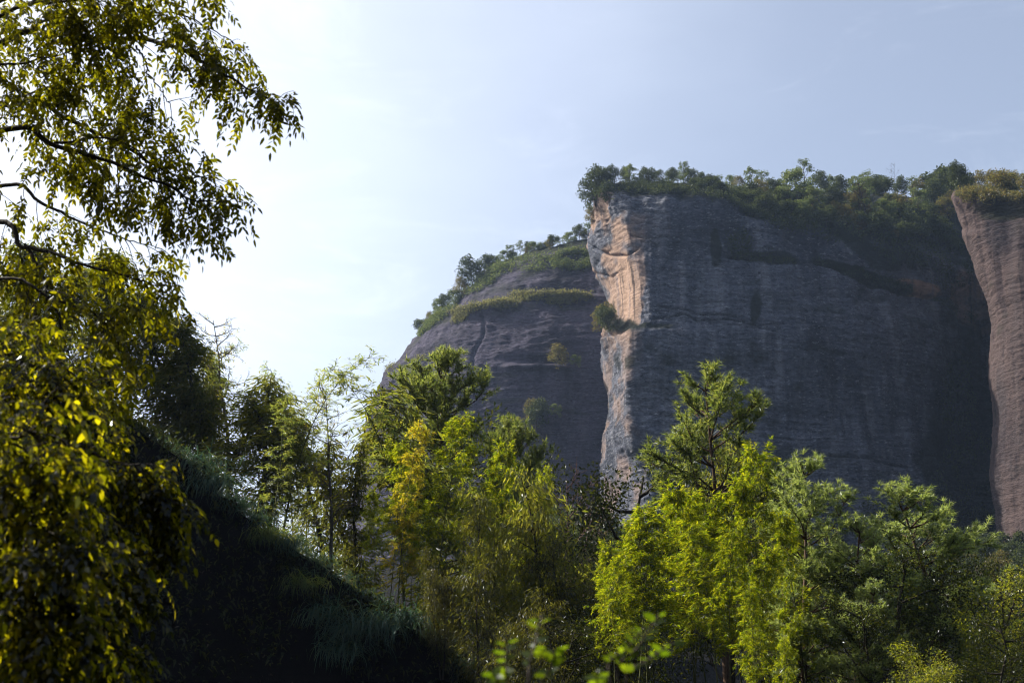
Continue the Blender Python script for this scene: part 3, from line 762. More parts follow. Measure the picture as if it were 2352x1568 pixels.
# centre group
for p, px, top, Yd, lab, rot, h, w in [
    (pineA, 1032, 802, 60, 'big sunlit pine standing in front of the dome', .5, 12, 1.15),
    (pineA, 1165, 955, 62, 'smaller pine with pale tufts right of the big pine', 2.9, 12, .8),
    (broA, 1140, 940, 66, 'dark leafy tree peeping out behind the big pine', .7, 9, .8),
    (bamB, 1075, 945, 50, 'bright lime bamboo in front of the big pine trunk', 1.2, 11, 1.0),
    (yel, 968, 965, 46.5, 'yellow autumn tree with orange lower leaves below the big pine', .4, 10, 1.0),
    (bamB, 890, 1010, 49, 'green bamboo left of the yellow autumn tree', 3.4, 11, .9),
    (bamB, 850, 1120, 47, 'low lime bamboo at the bank crest below the narrow olive conifer', 4.6, 11, .9),
    (bamA, 930, 1180, 47, 'leafy bamboo under the yellow autumn tree', 2.2, 11, .9),
    (cypB, 1065, 1120, 47, 'grey olive drooping tree below the lime bamboo', .2, 9, 1.0),
    (cypB, 1195, 1075, 46, 'rounded olive drooping tree at the right of the centre group', 1.7, 9, 1.0),
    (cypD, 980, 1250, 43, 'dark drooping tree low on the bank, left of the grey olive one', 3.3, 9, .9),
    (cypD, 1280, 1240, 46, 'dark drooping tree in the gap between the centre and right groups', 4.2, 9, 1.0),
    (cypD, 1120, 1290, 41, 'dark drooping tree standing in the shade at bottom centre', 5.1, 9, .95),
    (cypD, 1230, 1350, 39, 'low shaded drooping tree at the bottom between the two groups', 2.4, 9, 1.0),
    (bamA, 1255, 1065, 48, 'lime bamboo tip poking out above the olive drooping tree', .0, 11, .6),
    (barB, 1325, 1050, 75, 'reddish bare tree in front of the foot of the main cliff', .3, 7, 1.1),
    (barB, 1372, 1120, 72, 'smaller reddish bare tree beside the sunlit cliff foot', 2.0, 7, .9),
    (broA, 1330, 1200, 68, 'dark leafy tree below the reddish bare trees', 2.6, 9, 1.0),
]:
    place(p, px, top, Yd, lab, rot, h, w, group='trees of the middle group in front of the dome')

# right group
for p, px, top, Yd, lab, rot, h, w in [
    (pineB, 1632, 832, 52, 'tall pine with an open flat crown in front of the main cliff', .6, 12, 1.15),
    (cypB, 1600, 985, 54, 'olive shaggy tree round the trunk of the tall open pine', .9, 9, 1.05),
    (broA, 1530, 1040, 56, 'dark leafy tree left of the tall open pine trunk', 1.5, 9, .9),
    (broA, 1700, 1050, 56, 'dark leafy tree right of the tall open pine trunk', 3.0, 9, .8),
    (bamA, 1400, 1235, 43, 'bright bamboo at the left end of the right group', 1.65, 11, 0.94),
    (bamA, 1462, 1195, 42, 'full lime bamboo second from the left end of the right group', 1.72, 11, 1.05),
    (bamB, 1535, 1105, 42, 'brightest yellow green bamboo below the tall open pine', 4.27, 11, 1.15),
    (bamA, 1590, 1190, 41, 'lime bamboo filling the middle of the bamboo grove', 2.00, 11, 1.05),
    (bamA, 1738, 1008, 44, 'tallest bright bamboo with a plume tip right of the tall open pine', 1.28, 11, 0.89),
    (bamB, 1690, 1090, 43, 'leaning bamboo just left of the tallest bright bamboo', 4.72, 11, 0.94),
    (bamB, 1760, 1250, 40, 'bushy lime bamboo below the tallest bright bamboo', 4.72, 11, 1.05),
    (bamA, 1715, 1340, 36, 'low bright bamboo at the bottom of the grove', 4.37, 11, 0.94),
    (bamB, 1830, 1405, 34, 'small bright bamboo at the bottom right of the grove', 5.15, 11, 0.79),
    (pineC, 1850, 1040, 48, 'pale tufted pine right of the bamboo grove', .2, 12, 1.25),
    (pineC, 2065, 1100, 50, 'wide pale pine with a blunt top in front of the dark cliff foot', 2.3, 12, 1.56),
    (pineC, 1965, 1180, 46, 'pale pine filling the dip between the two larger pale pines', 4.0, 12, 1.50),
    (pineC, 2000, 1330, 41, 'shaded pine standing lower in front of the pale pines', 5.2, 12, 1.25),
    (broA, 2075, 1240, 44, 'dark glossy tree in front of the wide pale pine', .4, 9, 1.05),
    (broA, 2190, 1270, 50, 'dark tree sloping down right of the wide pale pine', 1.9, 9, 1.0),
    (broA, 2255, 1265, 54, 'dark pointed tree left of the bright tree at the right edge', 3.2, 9, .8),
    (broB, 2330, 1300, 44, 'bright yellow green leafy tree at the right edge', .5, 8, 1.0),
    (broA, 2260, 1400, 40, 'dark tree below the bright tree at the right edge', 4.4, 9, .9),
    (broA, 1930, 1360, 40, 'dark leafy tree right of the bamboo grove, below the pines', 5.3, 9, .9),
    (broB, 2170, 1520, 36, 'low sunlit leafy shrub at the bottom right', 2.0, 8, 1.3),
    (broB, 2075, 1470, 38, 'olive sunlit shrub left of the low bottom right shrub', 3.6, 8, 1.0),
    (broA, 2330, 1480, 36, 'dark shrub in the bottom right corner', .9, 9, 1.2),
    (broA, 1420, 1340, 46, 'dark leafy tree in the shade left of the bamboo grove', 2.9, 9, 1.1),
    (broA, 1340, 1420, 40, 'dark leafy shrub at the bottom, between the drooping trees and the grove', 1.1, 9, 1.2),
    (bamA, 1620, 1130, 44, 'lime bamboo just behind the brightest yellow green bamboo', 5.02, 11, 1.05),
    (bamB, 1790, 1170, 45, 'bright bamboo between the tallest bamboo and the pale tufted pine', 4.27, 11, 0.89),
    (bamA, 1680, 1200, 39, 'bamboo with a bare leaning culm in front of the tallest bamboo', 4.85, 11, 0.89),
    (bamA, 1425, 1270, 41, 'lime bamboo at the left front of the grove', 1.04, 11, .9),
    (bamB, 1490, 1150, 43, 'rounded lime bamboo between the left end and the brightest bamboo of the grove', 1.4, 11, 1.15),
    (bamA, 1575, 1125, 43.5, 'lime bamboo close behind the brightest one, under the tall open pine', 4.6, 11, 1.15),
]:
    place(p, px, top, Yd, lab, rot, h, w, group='trees of the right group below the main cliff')

# ------------------------------------------------------------------ grass on the bank crest, undergrowth, litter
def grass_clump(seed, n, L, mat, spread=.25, w=.026, out=(0, -1, 0), name='grass_tussock'):
    rng = np.random.default_rng(seed); seg = 5
    base = rng.normal(0, spread, (n, 3)) * np.array([1, .5, .25])
    d0 = unit(np.array(out) * .35 + rng.normal(0, .5, (n, 3)) * np.array([1, .8, .3]) + np.array([0, 0, 1.0]))
    ln = L * rng.uniform(.6, 1.15, n)
    pts = [base]; d = d0
    for s in range(seg):
        d = unit(d + (np.array([0, 0, -.42]) + np.array(out) * .10) * (1 + .25 * s)); pts.append(pts[-1] + d * (ln / seg)[:, None])
    pts = np.stack(pts, 1)
    side = unit(np.cross(d0, rng.normal(size=(n, 3))))
    wd = w * np.array([.7, 1, .95, .8, .5, .08])
    A = pts + side[:, None, :] * wd[None, :, None] * .5; Bq = pts - side[:, None, :] * wd[None, :, None] * .5
    V = np.concatenate([A, Bq], 1).reshape(-1, 3)
    o = np.arange(n)[:, None] * 2 * (seg + 1); s = np.arange(seg)[None, :]
    Fq = np.stack([o + s, o + s + 1, o + s + 2 + seg, o + s + 1 + seg], -1).reshape(-1, 4)
    return V, Fq
def grass_mesh(name, parts, mat):
    off = 0; VV, FF = [], []
    for V, Fq in parts:
        VV.append(V); FF.append(Fq + off); off += len(V)
    FF = np.concatenate(FF)
    return raw_mesh(name, np.concatenate(VV), FF.ravel(), np.full(len(FF), 4), mat)
tus = [grass_mesh('grass_tussock', [grass_clump(71 + k, 300, 1.15, None, .36, .022)], M[m]) for k, m in enumerate(['tussock', 'tussock', 'tussock_lit'])]
def crest_point(px, dy=0.0):
    """Ground point on the rim of the bank under a pixel column."""
    for Yq in np.linspace(46, 40, 60):
        x = at(px, 1200, Yq)[0]
        if abs(crest_y(x) - Yq) < .25: return np.array([x, Yq + dy, tz(x, Yq + dy)])
    return None
for px, dy, kk, sc, lab in [
    (440, -.2, 0, 1.0, 'blue green grass tussock hanging at the top of the bank beside the foreground leaves'),
    (485, -.5, 1, 1.1, 'long blue green tussock drooping over the upper bank rim'),
    (535, -.3, 0, .8, 'blue green tussock below the short airy bamboo'),
    (575, .1, 1, .8, 'blue green tussock under the lower shaggy conifer'),
    (612, -.5, 2, .85, 'pale green sunlit tussock on the rim below the olive conifer'),
    (655, .1, 1, .9, 'green tussock on the rim below the sparse bamboo'),
    (690, -.5, 2, .9, 'yellow green sunlit tussock below the leaning bare tree'),
    (745, -.5, 0, 1.1, 'dark green tussock in the middle of the bank rim'),
    (790, -.9, 1, 1.15, 'large blue green tussock drooping in the middle of the bank'),
    (835, -.7, 0, 1.1, 'blue green tussock right of the large drooping one'),
    (880, -.8, 1, 1.1, 'low blue green tussock near the lower end of the rim'),
    (925, -.6, 0, .95, 'last dark blue green tussock at the lower end of the rim'),
]:
    c = crest_point(px, dy)
    if c is None: continue
    o = obj('grass_tussock', tus[kk], None, c); o.scale = (sc * 1.25, sc, sc * .95); o.rotation_euler = (0, 0, RAD(-12))
    tag(o, lab, 'grass tussock', 'grass tussocks hanging over the bank rim')
rng = np.random.default_rng(5)
parts = []
for k in range(150):
    px = rng.uniform(330, 1120); c = crest_point(px, rng.uniform(-.2, 1.6))
    if c is None: continue
    V, Fq = grass_clump(500 + k, 45, rng.uniform(.3, .7), None, .3, .018)
    parts.append((V + c, Fq))
tag(obj('grass', grass_mesh('grass', parts, M['tussock'])), 'short dark grass growing along the rim of the bank', 'grass', kind='stuff')

def scatter_leaves(name, pts, mat, size, hmax, rng, droop=.1):
    n = len(pts)
    base = pts + np.stack([rng.normal(0, .15, n), rng.normal(0, .15, n), hmax * rng.random(n) ** 1.5], -1)
    d = rng.normal(size=(n, 3)) + np.array([0, 0, .2])
    L = rng.uniform(*size, n)
    return leaves(name, base, d, unit(rng.normal(0, .7, (n, 3)) + np.array([0, 0, 1.0])), L, L * .45, mat, 'diamond', droop)
# low shrubs and ferns behind the rim and over the valley floor
n = 60000
xx = rng.uniform(-16, 20, n); yy = rng.uniform(24, 62, n)
keep = yy > crest_y(xx) - .2 - 1.0 * rng.random(n)
keep &= fbm(np.stack([xx * .5, yy * .5, 0 * xx], -1), 2, 4) > -.35
xx, yy = xx[keep], yy[keep]
hm = (.5 + 1.3 * np.clip(fbm(np.stack([xx * .35, yy * .35, 0 * xx + 3], -1), 2, 14) + .4, 0, 1.3)) * (.5 + .5 * sstep(0, 4, yy - crest_y(xx)))
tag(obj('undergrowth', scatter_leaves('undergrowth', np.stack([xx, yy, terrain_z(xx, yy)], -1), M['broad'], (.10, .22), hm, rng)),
    'dark leafy undergrowth covering the ground under the trees', 'undergrowth', kind='stuff')
n = 45000
xx = rng.uniform(-16, 4, n); tt = rng.random(n) ** 1.6 * 11; yy = crest_y(xx) - tt
keep = fbm(np.stack([xx * .7, yy * .9, 0 * xx + 7], -1), 3, 34) > .05 * tt - .25
xx, yy = xx[keep], yy[keep]
tag(obj('bank_ferns', scatter_leaves('bank_ferns', np.stack([xx, yy, terrain_z(xx, yy)], -1), M['broad'], (.10, .24), .35 + 0 * xx, rng, .5)),
    'dark ferns and creepers growing over the shaded face of the bank', 'undergrowth', kind='stuff')
n = 9000
xx = rng.uniform(-12, 6, n); yy = crest_y(xx) - rng.uniform(0, 12, n)
keep = fbm(np.stack([xx * .9, yy * .9, 0 * xx], -1), 3, 24) > .15
xx, yy = xx[keep], yy[keep]
tag(obj('leaf_litter', scatter_leaves('leaf_litter', np.stack([xx, yy, terrain_z(xx, yy) + .02], -1), M['litter'], (.05, .16), .03, rng)),
    'scattered dry leaves and twigs on the dark bank', 'litter', kind='stuff')

# ------------------------------------------------------------------ vegetation on the cliffs
cA = crown_tree(81, 6, 2.0, M['far_dark'], M['bark'], 2600, (.26, .46), (.6, .8), 15, .04, 1.0, .46, name='cliff_tree', droop=0)
cB = crown_tree(82, 6, 1.9, M['far_green'], M['bark'], 2200, (.26, .46), (.5, .7), 14, .05, .8, .38, name='cliff_tree', droop=0)
cC = crown_tree(83, 6, 1.7, M['far_olive'], M['bark'], 2000, (.24, .42), (.5, .7), 14, .04, .9, .44, name='cliff_tree', droop=0)
cD = crown_tree(84, 7, 1.5, M['far_green'], M['bark'], 900, (.25, .45), (.45, .6), 12, .3, .45, .30, name='cliff_pine', droop=0)
cE = crown_tree(85, 4, 1.9, M['far_dark'], M['bark'], 1700, (.24, .42), (.6, .8), 12, .03, .9, .44, name='cliff_shrub', cat='shrub', droop=0)
cF = bare_tree(86, 7, 2.6, M['bark_pale'], 14, 'bare_tree', .5)
cG = crown_tree(87, 8, 2.0, M['far_green'], M['bark'], 1300, (.24, .42), (.5, .7), 13, .3, .6, .32, name='cliff_tree', droop=0)
HREF = {cG.name: 8.2, cA.name: 6.4, cB.name: 6.2, cC.name: 6.2, cD.name: 7.2, cE.name: 4.4, cF.name: 7}
LOOK = {cG.name: 'tall airy tree', cA.name: 'dark round-headed tree', cB.name: 'green spreading tree', cC.name: 'olive bushy tree', cD.name: 'thin open pine', cE.name: 'dark low shrub', cF.name: 'bare twiggy tree'}
ORD = ['first', 'second', 'third', 'fourth', 'fifth', 'sixth', 'seventh', 'eighth', 'ninth', 'tenth', 'eleventh', 'twelfth', 'thirteenth', 'fourteenth',
       'fifteenth', 'sixteenth', 'seventeenth', 'eighteenth', 'nineteenth', 'twentieth']
def put(p, pt, hpx, rot, label, group, wide=1.0):
    h = hpx / F * np.linalg.norm(np.array(pt) - EYE); s = h / HREF[p.name]
    loc = (pt[0], pt[1], pt[2] - .25)
    if p.name not in used:
        used.add(p.name); p.location = loc; p.rotation_euler = (0, 0, rot); p.scale = (s * wide, s * wide, s); p['label'] = label; p['group'] = group
        return p
    return dup(p, loc, rot, (s * wide, s * wide, s), label, group)
def row(spec, bv, where, group, rng, lo=380):
    """Trees along a skyline: spec = (proto, px, tip py). Labels count each kind from the left."""
    cnt = {}
    tot = {}
    for p, px, top in spec: tot[p.name] = tot.get(p.name, 0) + 1
    for p, px, top in sorted(spec, key=lambda q: q[1]):
        pt, py = skyline(bv, px, lo)
        if pt is None: continue
        pt = pt + Vector((0, rng.uniform(-1, 3), 0))
        k = cnt[p.name] = cnt.get(p.name, 0) + 1
        lab = LOOK[p.name] + ' ' + where + ('' if tot[p.name] == 1 else ', %s of its kind from the left' % ORD[k - 1])
        put(p, pt, max(py - top, 18) * rng.uniform(.7, 1.3) + 10, rng.uniform(0, 6.28), lab, group, rng.uniform(.85, 1.6))
row([(cE, 968, 752), (cC, 985, 738), (cB, 1010, 700), (cE, 1022, 690), (cB, 1045, 660), (cC, 1062, 635), (cA, 1085, 600), (cA, 1112, 588), (cA, 1138, 588), (cE, 1100, 625),
     (cB, 1160, 578), (cD, 1175, 572), (cG, 1196, 556), (cC, 1212, 562), (cB, 1228, 556), (cA, 1245, 555), (cC, 1262, 552), (cG, 1282, 540), (cD, 1296, 546),
     (cB, 1310, 550), (cG, 1330, 534), (cC, 1342, 540), (cD, 1350, 520), (cE, 1270, 575), (cE, 1215, 590), (cA, 1180, 600), (cE, 1330, 575), (cC, 1360, 545)],
    BV_DOME, 'on the crest of the dome', 'trees on the crest of the dome', rng)
row([(cA, 1385, 392), (cA, 1412, 384), (cA, 1438, 388), (cD, 1448, 378), (cE, 1470, 404), (cA, 1490, 398), (cE, 1515, 398), (cA, 1540, 390), (cG, 1562, 378), (cD, 1575, 380),
     (cE, 1590, 396), (cA, 1612, 402), (cE, 1640, 404), (cG, 1650, 396), (cB, 1680, 404), (cC, 1700, 420), (cD, 1728, 400), (cG, 1748, 400), (cB, 1775, 410), (cD, 1795, 410),
     (cD, 1830, 388), (cG, 1848, 386), (cA, 1885, 402), (cB, 1905, 418), (cA, 1935, 412), (cD, 1960, 400), (cG, 1985, 384), (cA, 2010, 412), (cA, 2035, 415), (cF, 2058, 382),
     (cA, 2070, 412), (cG, 2095, 404), (cC, 2110, 420), (cA, 2140, 396), (cA, 2165, 398), (cA, 2190, 385)],
    BV_MAIN, 'on the main cliff skyline', 'trees on the skyline of the main cliff', rng)
row([(cA, 2205, 388), (cA, 2230, 384), (cC, 2256, 400), (cC, 2280, 405), (cC, 2300, 402), (cB, 2322, 408), (cC, 2340, 404), (cC, 2365, 406), (cE, 2215, 432), (cE, 2310, 432)],
    BV_PIL, 'on top of the rock pillar', 'trees on top of the rock pillar', rng)
# trees standing on the green slope under the skyline, and clinging to the cliff edge and faces
for p, px, py, h, lab in [
    (cA, 1368, 470, 60, 'dark round tree overhanging the left corner of the main cliff'),
    (cA, 1385, 440, 60, 'dark round tree above the overhanging corner tree of the main cliff'),
    (cC, 1362, 512, 40, 'small olive tree lowest on the left corner of the main cliff'),
    (cE, 1400, 470, 45, 'dark shrub on the rim behind the overhanging corner trees'),
    (cB, 1830, 470, 75, 'pale green spreading tree, tallest on the slope under the skyline'),
    (cB, 1868, 490, 55, 'green tree right of the tallest pale tree on the slope'),
    (cB, 1800, 480, 50, 'green tree left of the tallest pale tree on the slope'),
    (cB, 1845, 505, 45, 'green low tree below the tallest pale tree on the slope'),
    (cC, 1975, 490, 60, 'olive bushy tree in the middle of the slope under the skyline'),
    (cD, 1990, 500, 95, 'tall thin open pine in the middle of the slope under the skyline'),
    (cC, 2070, 500, 55, 'olive wide tree on the slope below the bare twiggy tree'),
    (cB, 2110, 490, 50, 'green tree on the right part of the slope'),
    (cB, 2035, 510, 50, 'green tree between the two olive trees of the slope'),
    (cA, 2150, 480, 60, 'dark tree on the slope left of the rock pillar top'),
    (cC, 2175, 500, 55, 'olive tree on the slope touching the rock pillar edge'),
    (cA, 1925, 480, 50, 'dark tree on the slope right of the pale green trees'),
    (cE, 1720, 470, 45, 'dark shrub at the left end of the green slope'),
    (cE, 1760, 490, 40, 'dark shrub on the rim left of the pale green trees'),
    (cE, 1900, 520, 40, 'dark shrub on the rim below the pale green trees'),
    (cE, 2000, 540, 45, 'dark shrub on the rim under the tall thin pine'),
    (cE, 2100, 550, 50, 'dark shrub on the rim right of the tall thin pine'),
    (cC, 1395, 765, 62, 'olive bush growing on the ledge below the orange rock'),
    (cA, 1412, 758, 50, 'dark bush right of the olive bush on the orange rock ledge'),
    (cC, 1300, 845, 50, 'olive bush on the dome face, the higher one near the main cliff'),
    (cB, 1335, 845, 25, 'small green bush right of the higher olive bush on the dome face'),
    (cC, 1235, 965, 45, 'olive bush low on the dome face'),
    (cA, 1245, 985, 60, 'dark bush under the low olive bush of the dome face'),
    (cC, 1212, 1005, 40, 'pale bush left of the low dark bush on the dome face'),
    (cB, 1290, 960, 28, 'tiny green bush right of the low bushes on the dome face'),
]:
    r = hit(px, py)
    if r is not None: put(p, r[0] + (Vector((-1.6, -2.6, 0)) if py > 700 else Vector((0, 0, 0))), h * 1.1, px * .7, lab, 'trees and bushes clinging to the cliffs', 1.15)

for k in range(46):
    px = rng.uniform(1600, 2185); f = (px - 1600) / 600
    r = hit(px, rng.uniform(430 + 12 * f, 455 + 130 * f), (BV_MAIN,))
    if r is None: continue
    o = put(cE if k % 3 else cC, r[0], rng.uniform(22, 42), k * 1.3, '', 'low shrubs on the slope above the main cliff', rng.uniform(1.2, 1.7))
    o['label'] = 'dark low shrub among many on the slope above the main cliff rim' if k % 3 else 'olive low bush among many on the slope above the main cliff rim'
# woodland at the cliff foot: every tree by itself
ft = [(cA, 1900, 1215, 170), (cB, 1985, 1225, 200), (cA, 2120, 1205, 180), (cA, 2165, 1175, 240), (cC, 2195, 1190, 230), (cE, 2215, 1165, 260), (cA, 2235, 1215, 210), (cA, 2262, 1180, 250),
      (cC, 2285, 1205, 220), (cA, 2310, 1190, 240), (cB, 2330, 1225, 200), (cA, 2350, 1200, 230), (cA, 2372, 1190, 220), (cA, 2205, 1245, 150), (cC, 2250, 1252, 150), (cA, 2298, 1248, 150), (cA, 2340, 1255, 150),
      (cA, 2150, 1235, 150), (cE, 2100, 1180, 250), (cC, 2130, 1150, 280), (cA, 2065, 1225, 190), (cE, 2330, 1160, 265), (cE, 2275, 1150, 280), (cA, 1370, 1205, 150), (cA, 1345, 1170, 190),
      (cB, 1310, 1165, 200), (cA, 1285, 1180, 170), (cC, 1395, 1215, 170), (cA, 1425, 1205, 200), (cA, 1260, 1210, 150), (cA, 1490, 1200, 210)]
cnt = {}
for p, px, top, Yd in ft:
    nm = 'foot' + p.name + ('a' if px < 1600 else 'b'); k = cnt[nm] = cnt.get(nm, 0) + 1
    top += 0 if px < 1600 else 62 + (px > 2200) * 18
    tip = at(px, top, Yd); zb = tz(tip[0], Yd)
    hh = max(tip[2] - zb, 5.0)
    s_ = hh / HREF[p.name]
    dup(p, (tip[0], Yd, zb - .2), px * .9, (s_ * 1.25, s_ * 1.25, s_),
        LOOK[p.name] + (' at the sunlit cliff foot' if px < 1600 else ' at the shaded cliff foot') + ', %s of its kind from the left' % ORD[sorted(q[1] for q in ft if q[0] is p and (q[1] < 1600) == (px < 1600)).index(px)],
        'trees at the foot of the cliffs')

def scrub(name, n, polys, bvs, mat, size, rng, label, cat, lift=.5, thresh=-.3):
    """Low growth on rock: leaf clumps where lines of sight through the given outlines meet the rock."""
    B = []
    for k in range(n):
        cx, cy_, rx, ry, ang = polys[rng.integers(len(polys))]
        a, r_ = rng.uniform(0, 6.28), math.sqrt(rng.random())
        u, v = rx * r_ * math.cos(a), ry * r_ * math.sin(a)
        q = hit(cx + u * math.cos(ang) - v * math.sin(ang), cy_ + u * math.sin(ang) + v * math.cos(ang), bvs)
        if q is not None: B.append(np.array(q[0]) + np.array(q[1]) * 0)
    B = np.array(B)
    keep = fbm(B * .22, 3, 61) > thresh; B = B[keep]
    B = np.repeat(B, 7, 0); m = len(B)
    B = B + rng.normal(0, .5, (m, 3)) + np.array([0, -.2, 1.0]) * lift * rng.random((m, 1))
    L = rng.uniform(*size, m)
    return tag(obj(name, leaves(name, B, rng.normal(size=(m, 3)) + np.array([0, -.2, .5]), rng.normal(size=(m, 3)) + np.array([0, 0, .6]), L, L * .6, mat)), label, cat, kind='stuff')
scrub('slope_scrub', 5200, [(1800, 500, 80, 30, .35), (1950, 530, 110, 40, .2), (2100, 560, 100, 60, .1), (2180, 600, 60, 70, 0), (1620, 440, 90, 14, .1), (1720, 470, 60, 22, .5), (1960, 490, 160, 20, .1), (1490, 435, 70, 12, 0)],
      (BV_MAIN,), M['far_dark'], (.3, .6), rng, 'dark scrub covering the slope above the main cliff rim', 'scrub', .9)
scrub('ledge_scrub', 1700, [(1980, 634, 130, 12, .32), (1760, 596, 80, 8, .08), (2080, 660, 50, 6, .3), (2190, 710, 60, 8, .5), (1700, 560, 30, 30, .5)], (BV_MAIN,), M['far_dark'], (.25, .5), rng,
      'dark scrub along the slanting ledge of the main cliff', 'scrub', .4)
scrub('cliff_foot_scrub', 3800, [(2230, 1150, 90, 150, 0), (2100, 1180, 120, 60, .2), (2290, 1240, 80, 80, 0), (2200, 950, 40, 140, 0)], (BV_MAIN,), M['far_dark'], (.35, .7), rng,
      'dark scrub in the shaded gully beside the rock pillar', 'scrub', .8, -.1)
scrub('ledge_grass', 2600, [(1075, 712, 48, 7, -.2), (1150, 700, 45, 6, .05), (1245, 678, 75, 5, .0), (1320, 682, 40, 8, .0), (1060, 728, 22, 10, -.6), (1190, 690, 60, 4, -.1), (1285, 692, 40, 8, 0)], (BV_DOME,), M['ledge_grass'], (.25, .6), rng,
      'pale sunlit grass on the upper ledges of the dome', 'grass', .6, -.75)
scrub('low_ledge_grass', 420, [(905, 840, 30, 4, -.45), (955, 826, 22, 3, -.2), (985, 742, 14, 4, -.75)], (BV_DOME,), M['ledge_grass'], (.25, .5), rng,
      'pale grass on the small lower left ledges of the dome', 'grass', .4)
scrub('dome_scrub', 4200, [(1200, 608, 140, 18, -.05), (1100, 645, 70, 22, -.5), (1320, 600, 50, 24, 0), (1030, 705, 55, 12, -.8), (985, 752, 30, 5, -.8)], (BV_DOME,), M['far_green'], (.3, .6), rng,
      'green scrub under the trees along the dome crest', 'scrub', 1.1, -.7)
scrub('rim_scrub', 1400, [(2290, 450, 70, 10, 0.1), (2240, 452, 40, 10, .1)], (BV_PIL,), M['far_olive'], (.3, .5), rng,
      'olive scrub along the top edge of the rock pillar', 'scrub', .7)

# ------------------------------------------------------------------ foreground trees at the left
def boughs_tree(name, label, trunk_pts, trunk_r, boughs, mat, seed, shoot_gap=.085, shoot=(.30, .65), leaf_gap=.05, rach=(.11, .19), lfl=(.034, .05), wl=.42, reach=1.0, droop=-1.0):
    """A tree whose boughs reach in from beyond the left edge: boughs carry shoots, shoots carry pinnate leaves."""
    rng = np.random.default_rng(seed)
    root = thing(name, label, 'tree', trunk_pts[0])
    o0 = np.array(trunk_pts[0])
    lines = [(smooth_line(np.array(trunk_pts) - o0, 24), taper(trunk_r, trunk_r * .35, 24))]
    RP, RD, RL = [], [], []
    def leaf_shoot(p, d, ln, r):
        c = wander(rng, p, d, ln, 6, .3, droop * .6)
        lines.append((c - o0, taper(r, .0012, 7)))
        m = max(3, int(ln / leaf_gap))
        for q in range(m):
            t = .15 + .85 * (q + 1) / m
            pt, dd = along(c, t)
            sd = unit(np.cross(dd, rng.normal(size=3)))
            RP.append(pt); RD.append(unit(dd * .55 + sd * .8 + np.array([0, 0, -.45]))); RL.append(rng.uniform(*rach) * (1 - .25 * t))
    for bp, r0, dens in boughs:
        c = smooth_line([at(q[0] * (reach if q[0] > 0 else 1), q[1], q[2]) for q in bp], 30)
        c = c + np.cumsum(rng.normal(0, .006, c.shape), 0)
        lines.append((c - o0, taper(r0, .003, 30)))
        ln = np.linalg.norm(np.diff(c, axis=0), axis=1).sum()
        m = int(ln / shoot_gap * dens)
        for q in range(m):
            t = (q + rng.random()) / m
            pt, dd = along(c, t)
            if project(pt[None, :])[0][0] < -260: continue
            sd = unit(np.cross(dd, rng.normal(size=3)))
            d = unit(dd * .6 + sd * rng.uniform(.4, 1.0) + np.array([0, 0, -.10]))
            s_ln = rng.uniform(*shoot) * (1 - .45 * t)
            leaf_shoot(pt, d, s_ln, .0035)
            if rng.random() < .5:
                leaf_shoot(pt + d * s_ln * .4, unit(d + rng.normal(0, .7, 3)), s_ln * .6, .0025)
        leaf_shoot(c[-1], unit(c[-1] - c[-3]), .22, .003)
    RP, RD, RL = np.array(RP), unit(np.array(RD)), np.array(RL)
    n = len(RP)
    # rachis as a drooping arc, leaflets in opposite pairs and one at the tip
    hz = unit(np.cross(RD, np.array([0, 0, 1.0]) + rng.normal(0, .35, (n, 3))))
    B, D, NN, LL = [], [], [], []
    pairs = 5
    R0, R1 = [], []
    for q in range(pairs + 1):
        t = .22 + .78 * q / pairs
        pos = RP + RD * (RL * t)[:, None] + np.array([0, 0, -1.0]) * (RL * .45 * t * t)[:, None]
        tang = unit(RD + np.array([0, 0, -.9 * t]))
        up = np.cross(hz, tang)
        sides = (-1, 1) if q < pairs else (0,)
        for s in sides:
            B.append(pos); D.append(unit(tang * (.5 if s else 1) + hz * s * .85 + rng.normal(0, .22, (n, 3)) + np.array([0, 0, -.3])))
            NN.append(unit(up + rng.normal(0, .45, (n, 3)))); LL.append(rng.uniform(*lfl, n) * (1.0 if q < pairs else 1.15))
    B, D, NN, LL = np.concatenate(B), np.concatenate(D), np.concatenate(NN), np.concatenate(LL)
    keep = rng.random(len(B)) > .10
    B, D, NN, LL = B[keep], D[keep], NN[keep], LL[keep]
    obj('trunk', tubes('trunk', lines, M['bark'], 5), root)
    obj('foliage', leaves('foliage', B - o0, D, NN, LL, LL * wl, mat, 'ovate', .12), root)
    return root
def xs(Yd, px): return at(px, 784, Yd)[0]
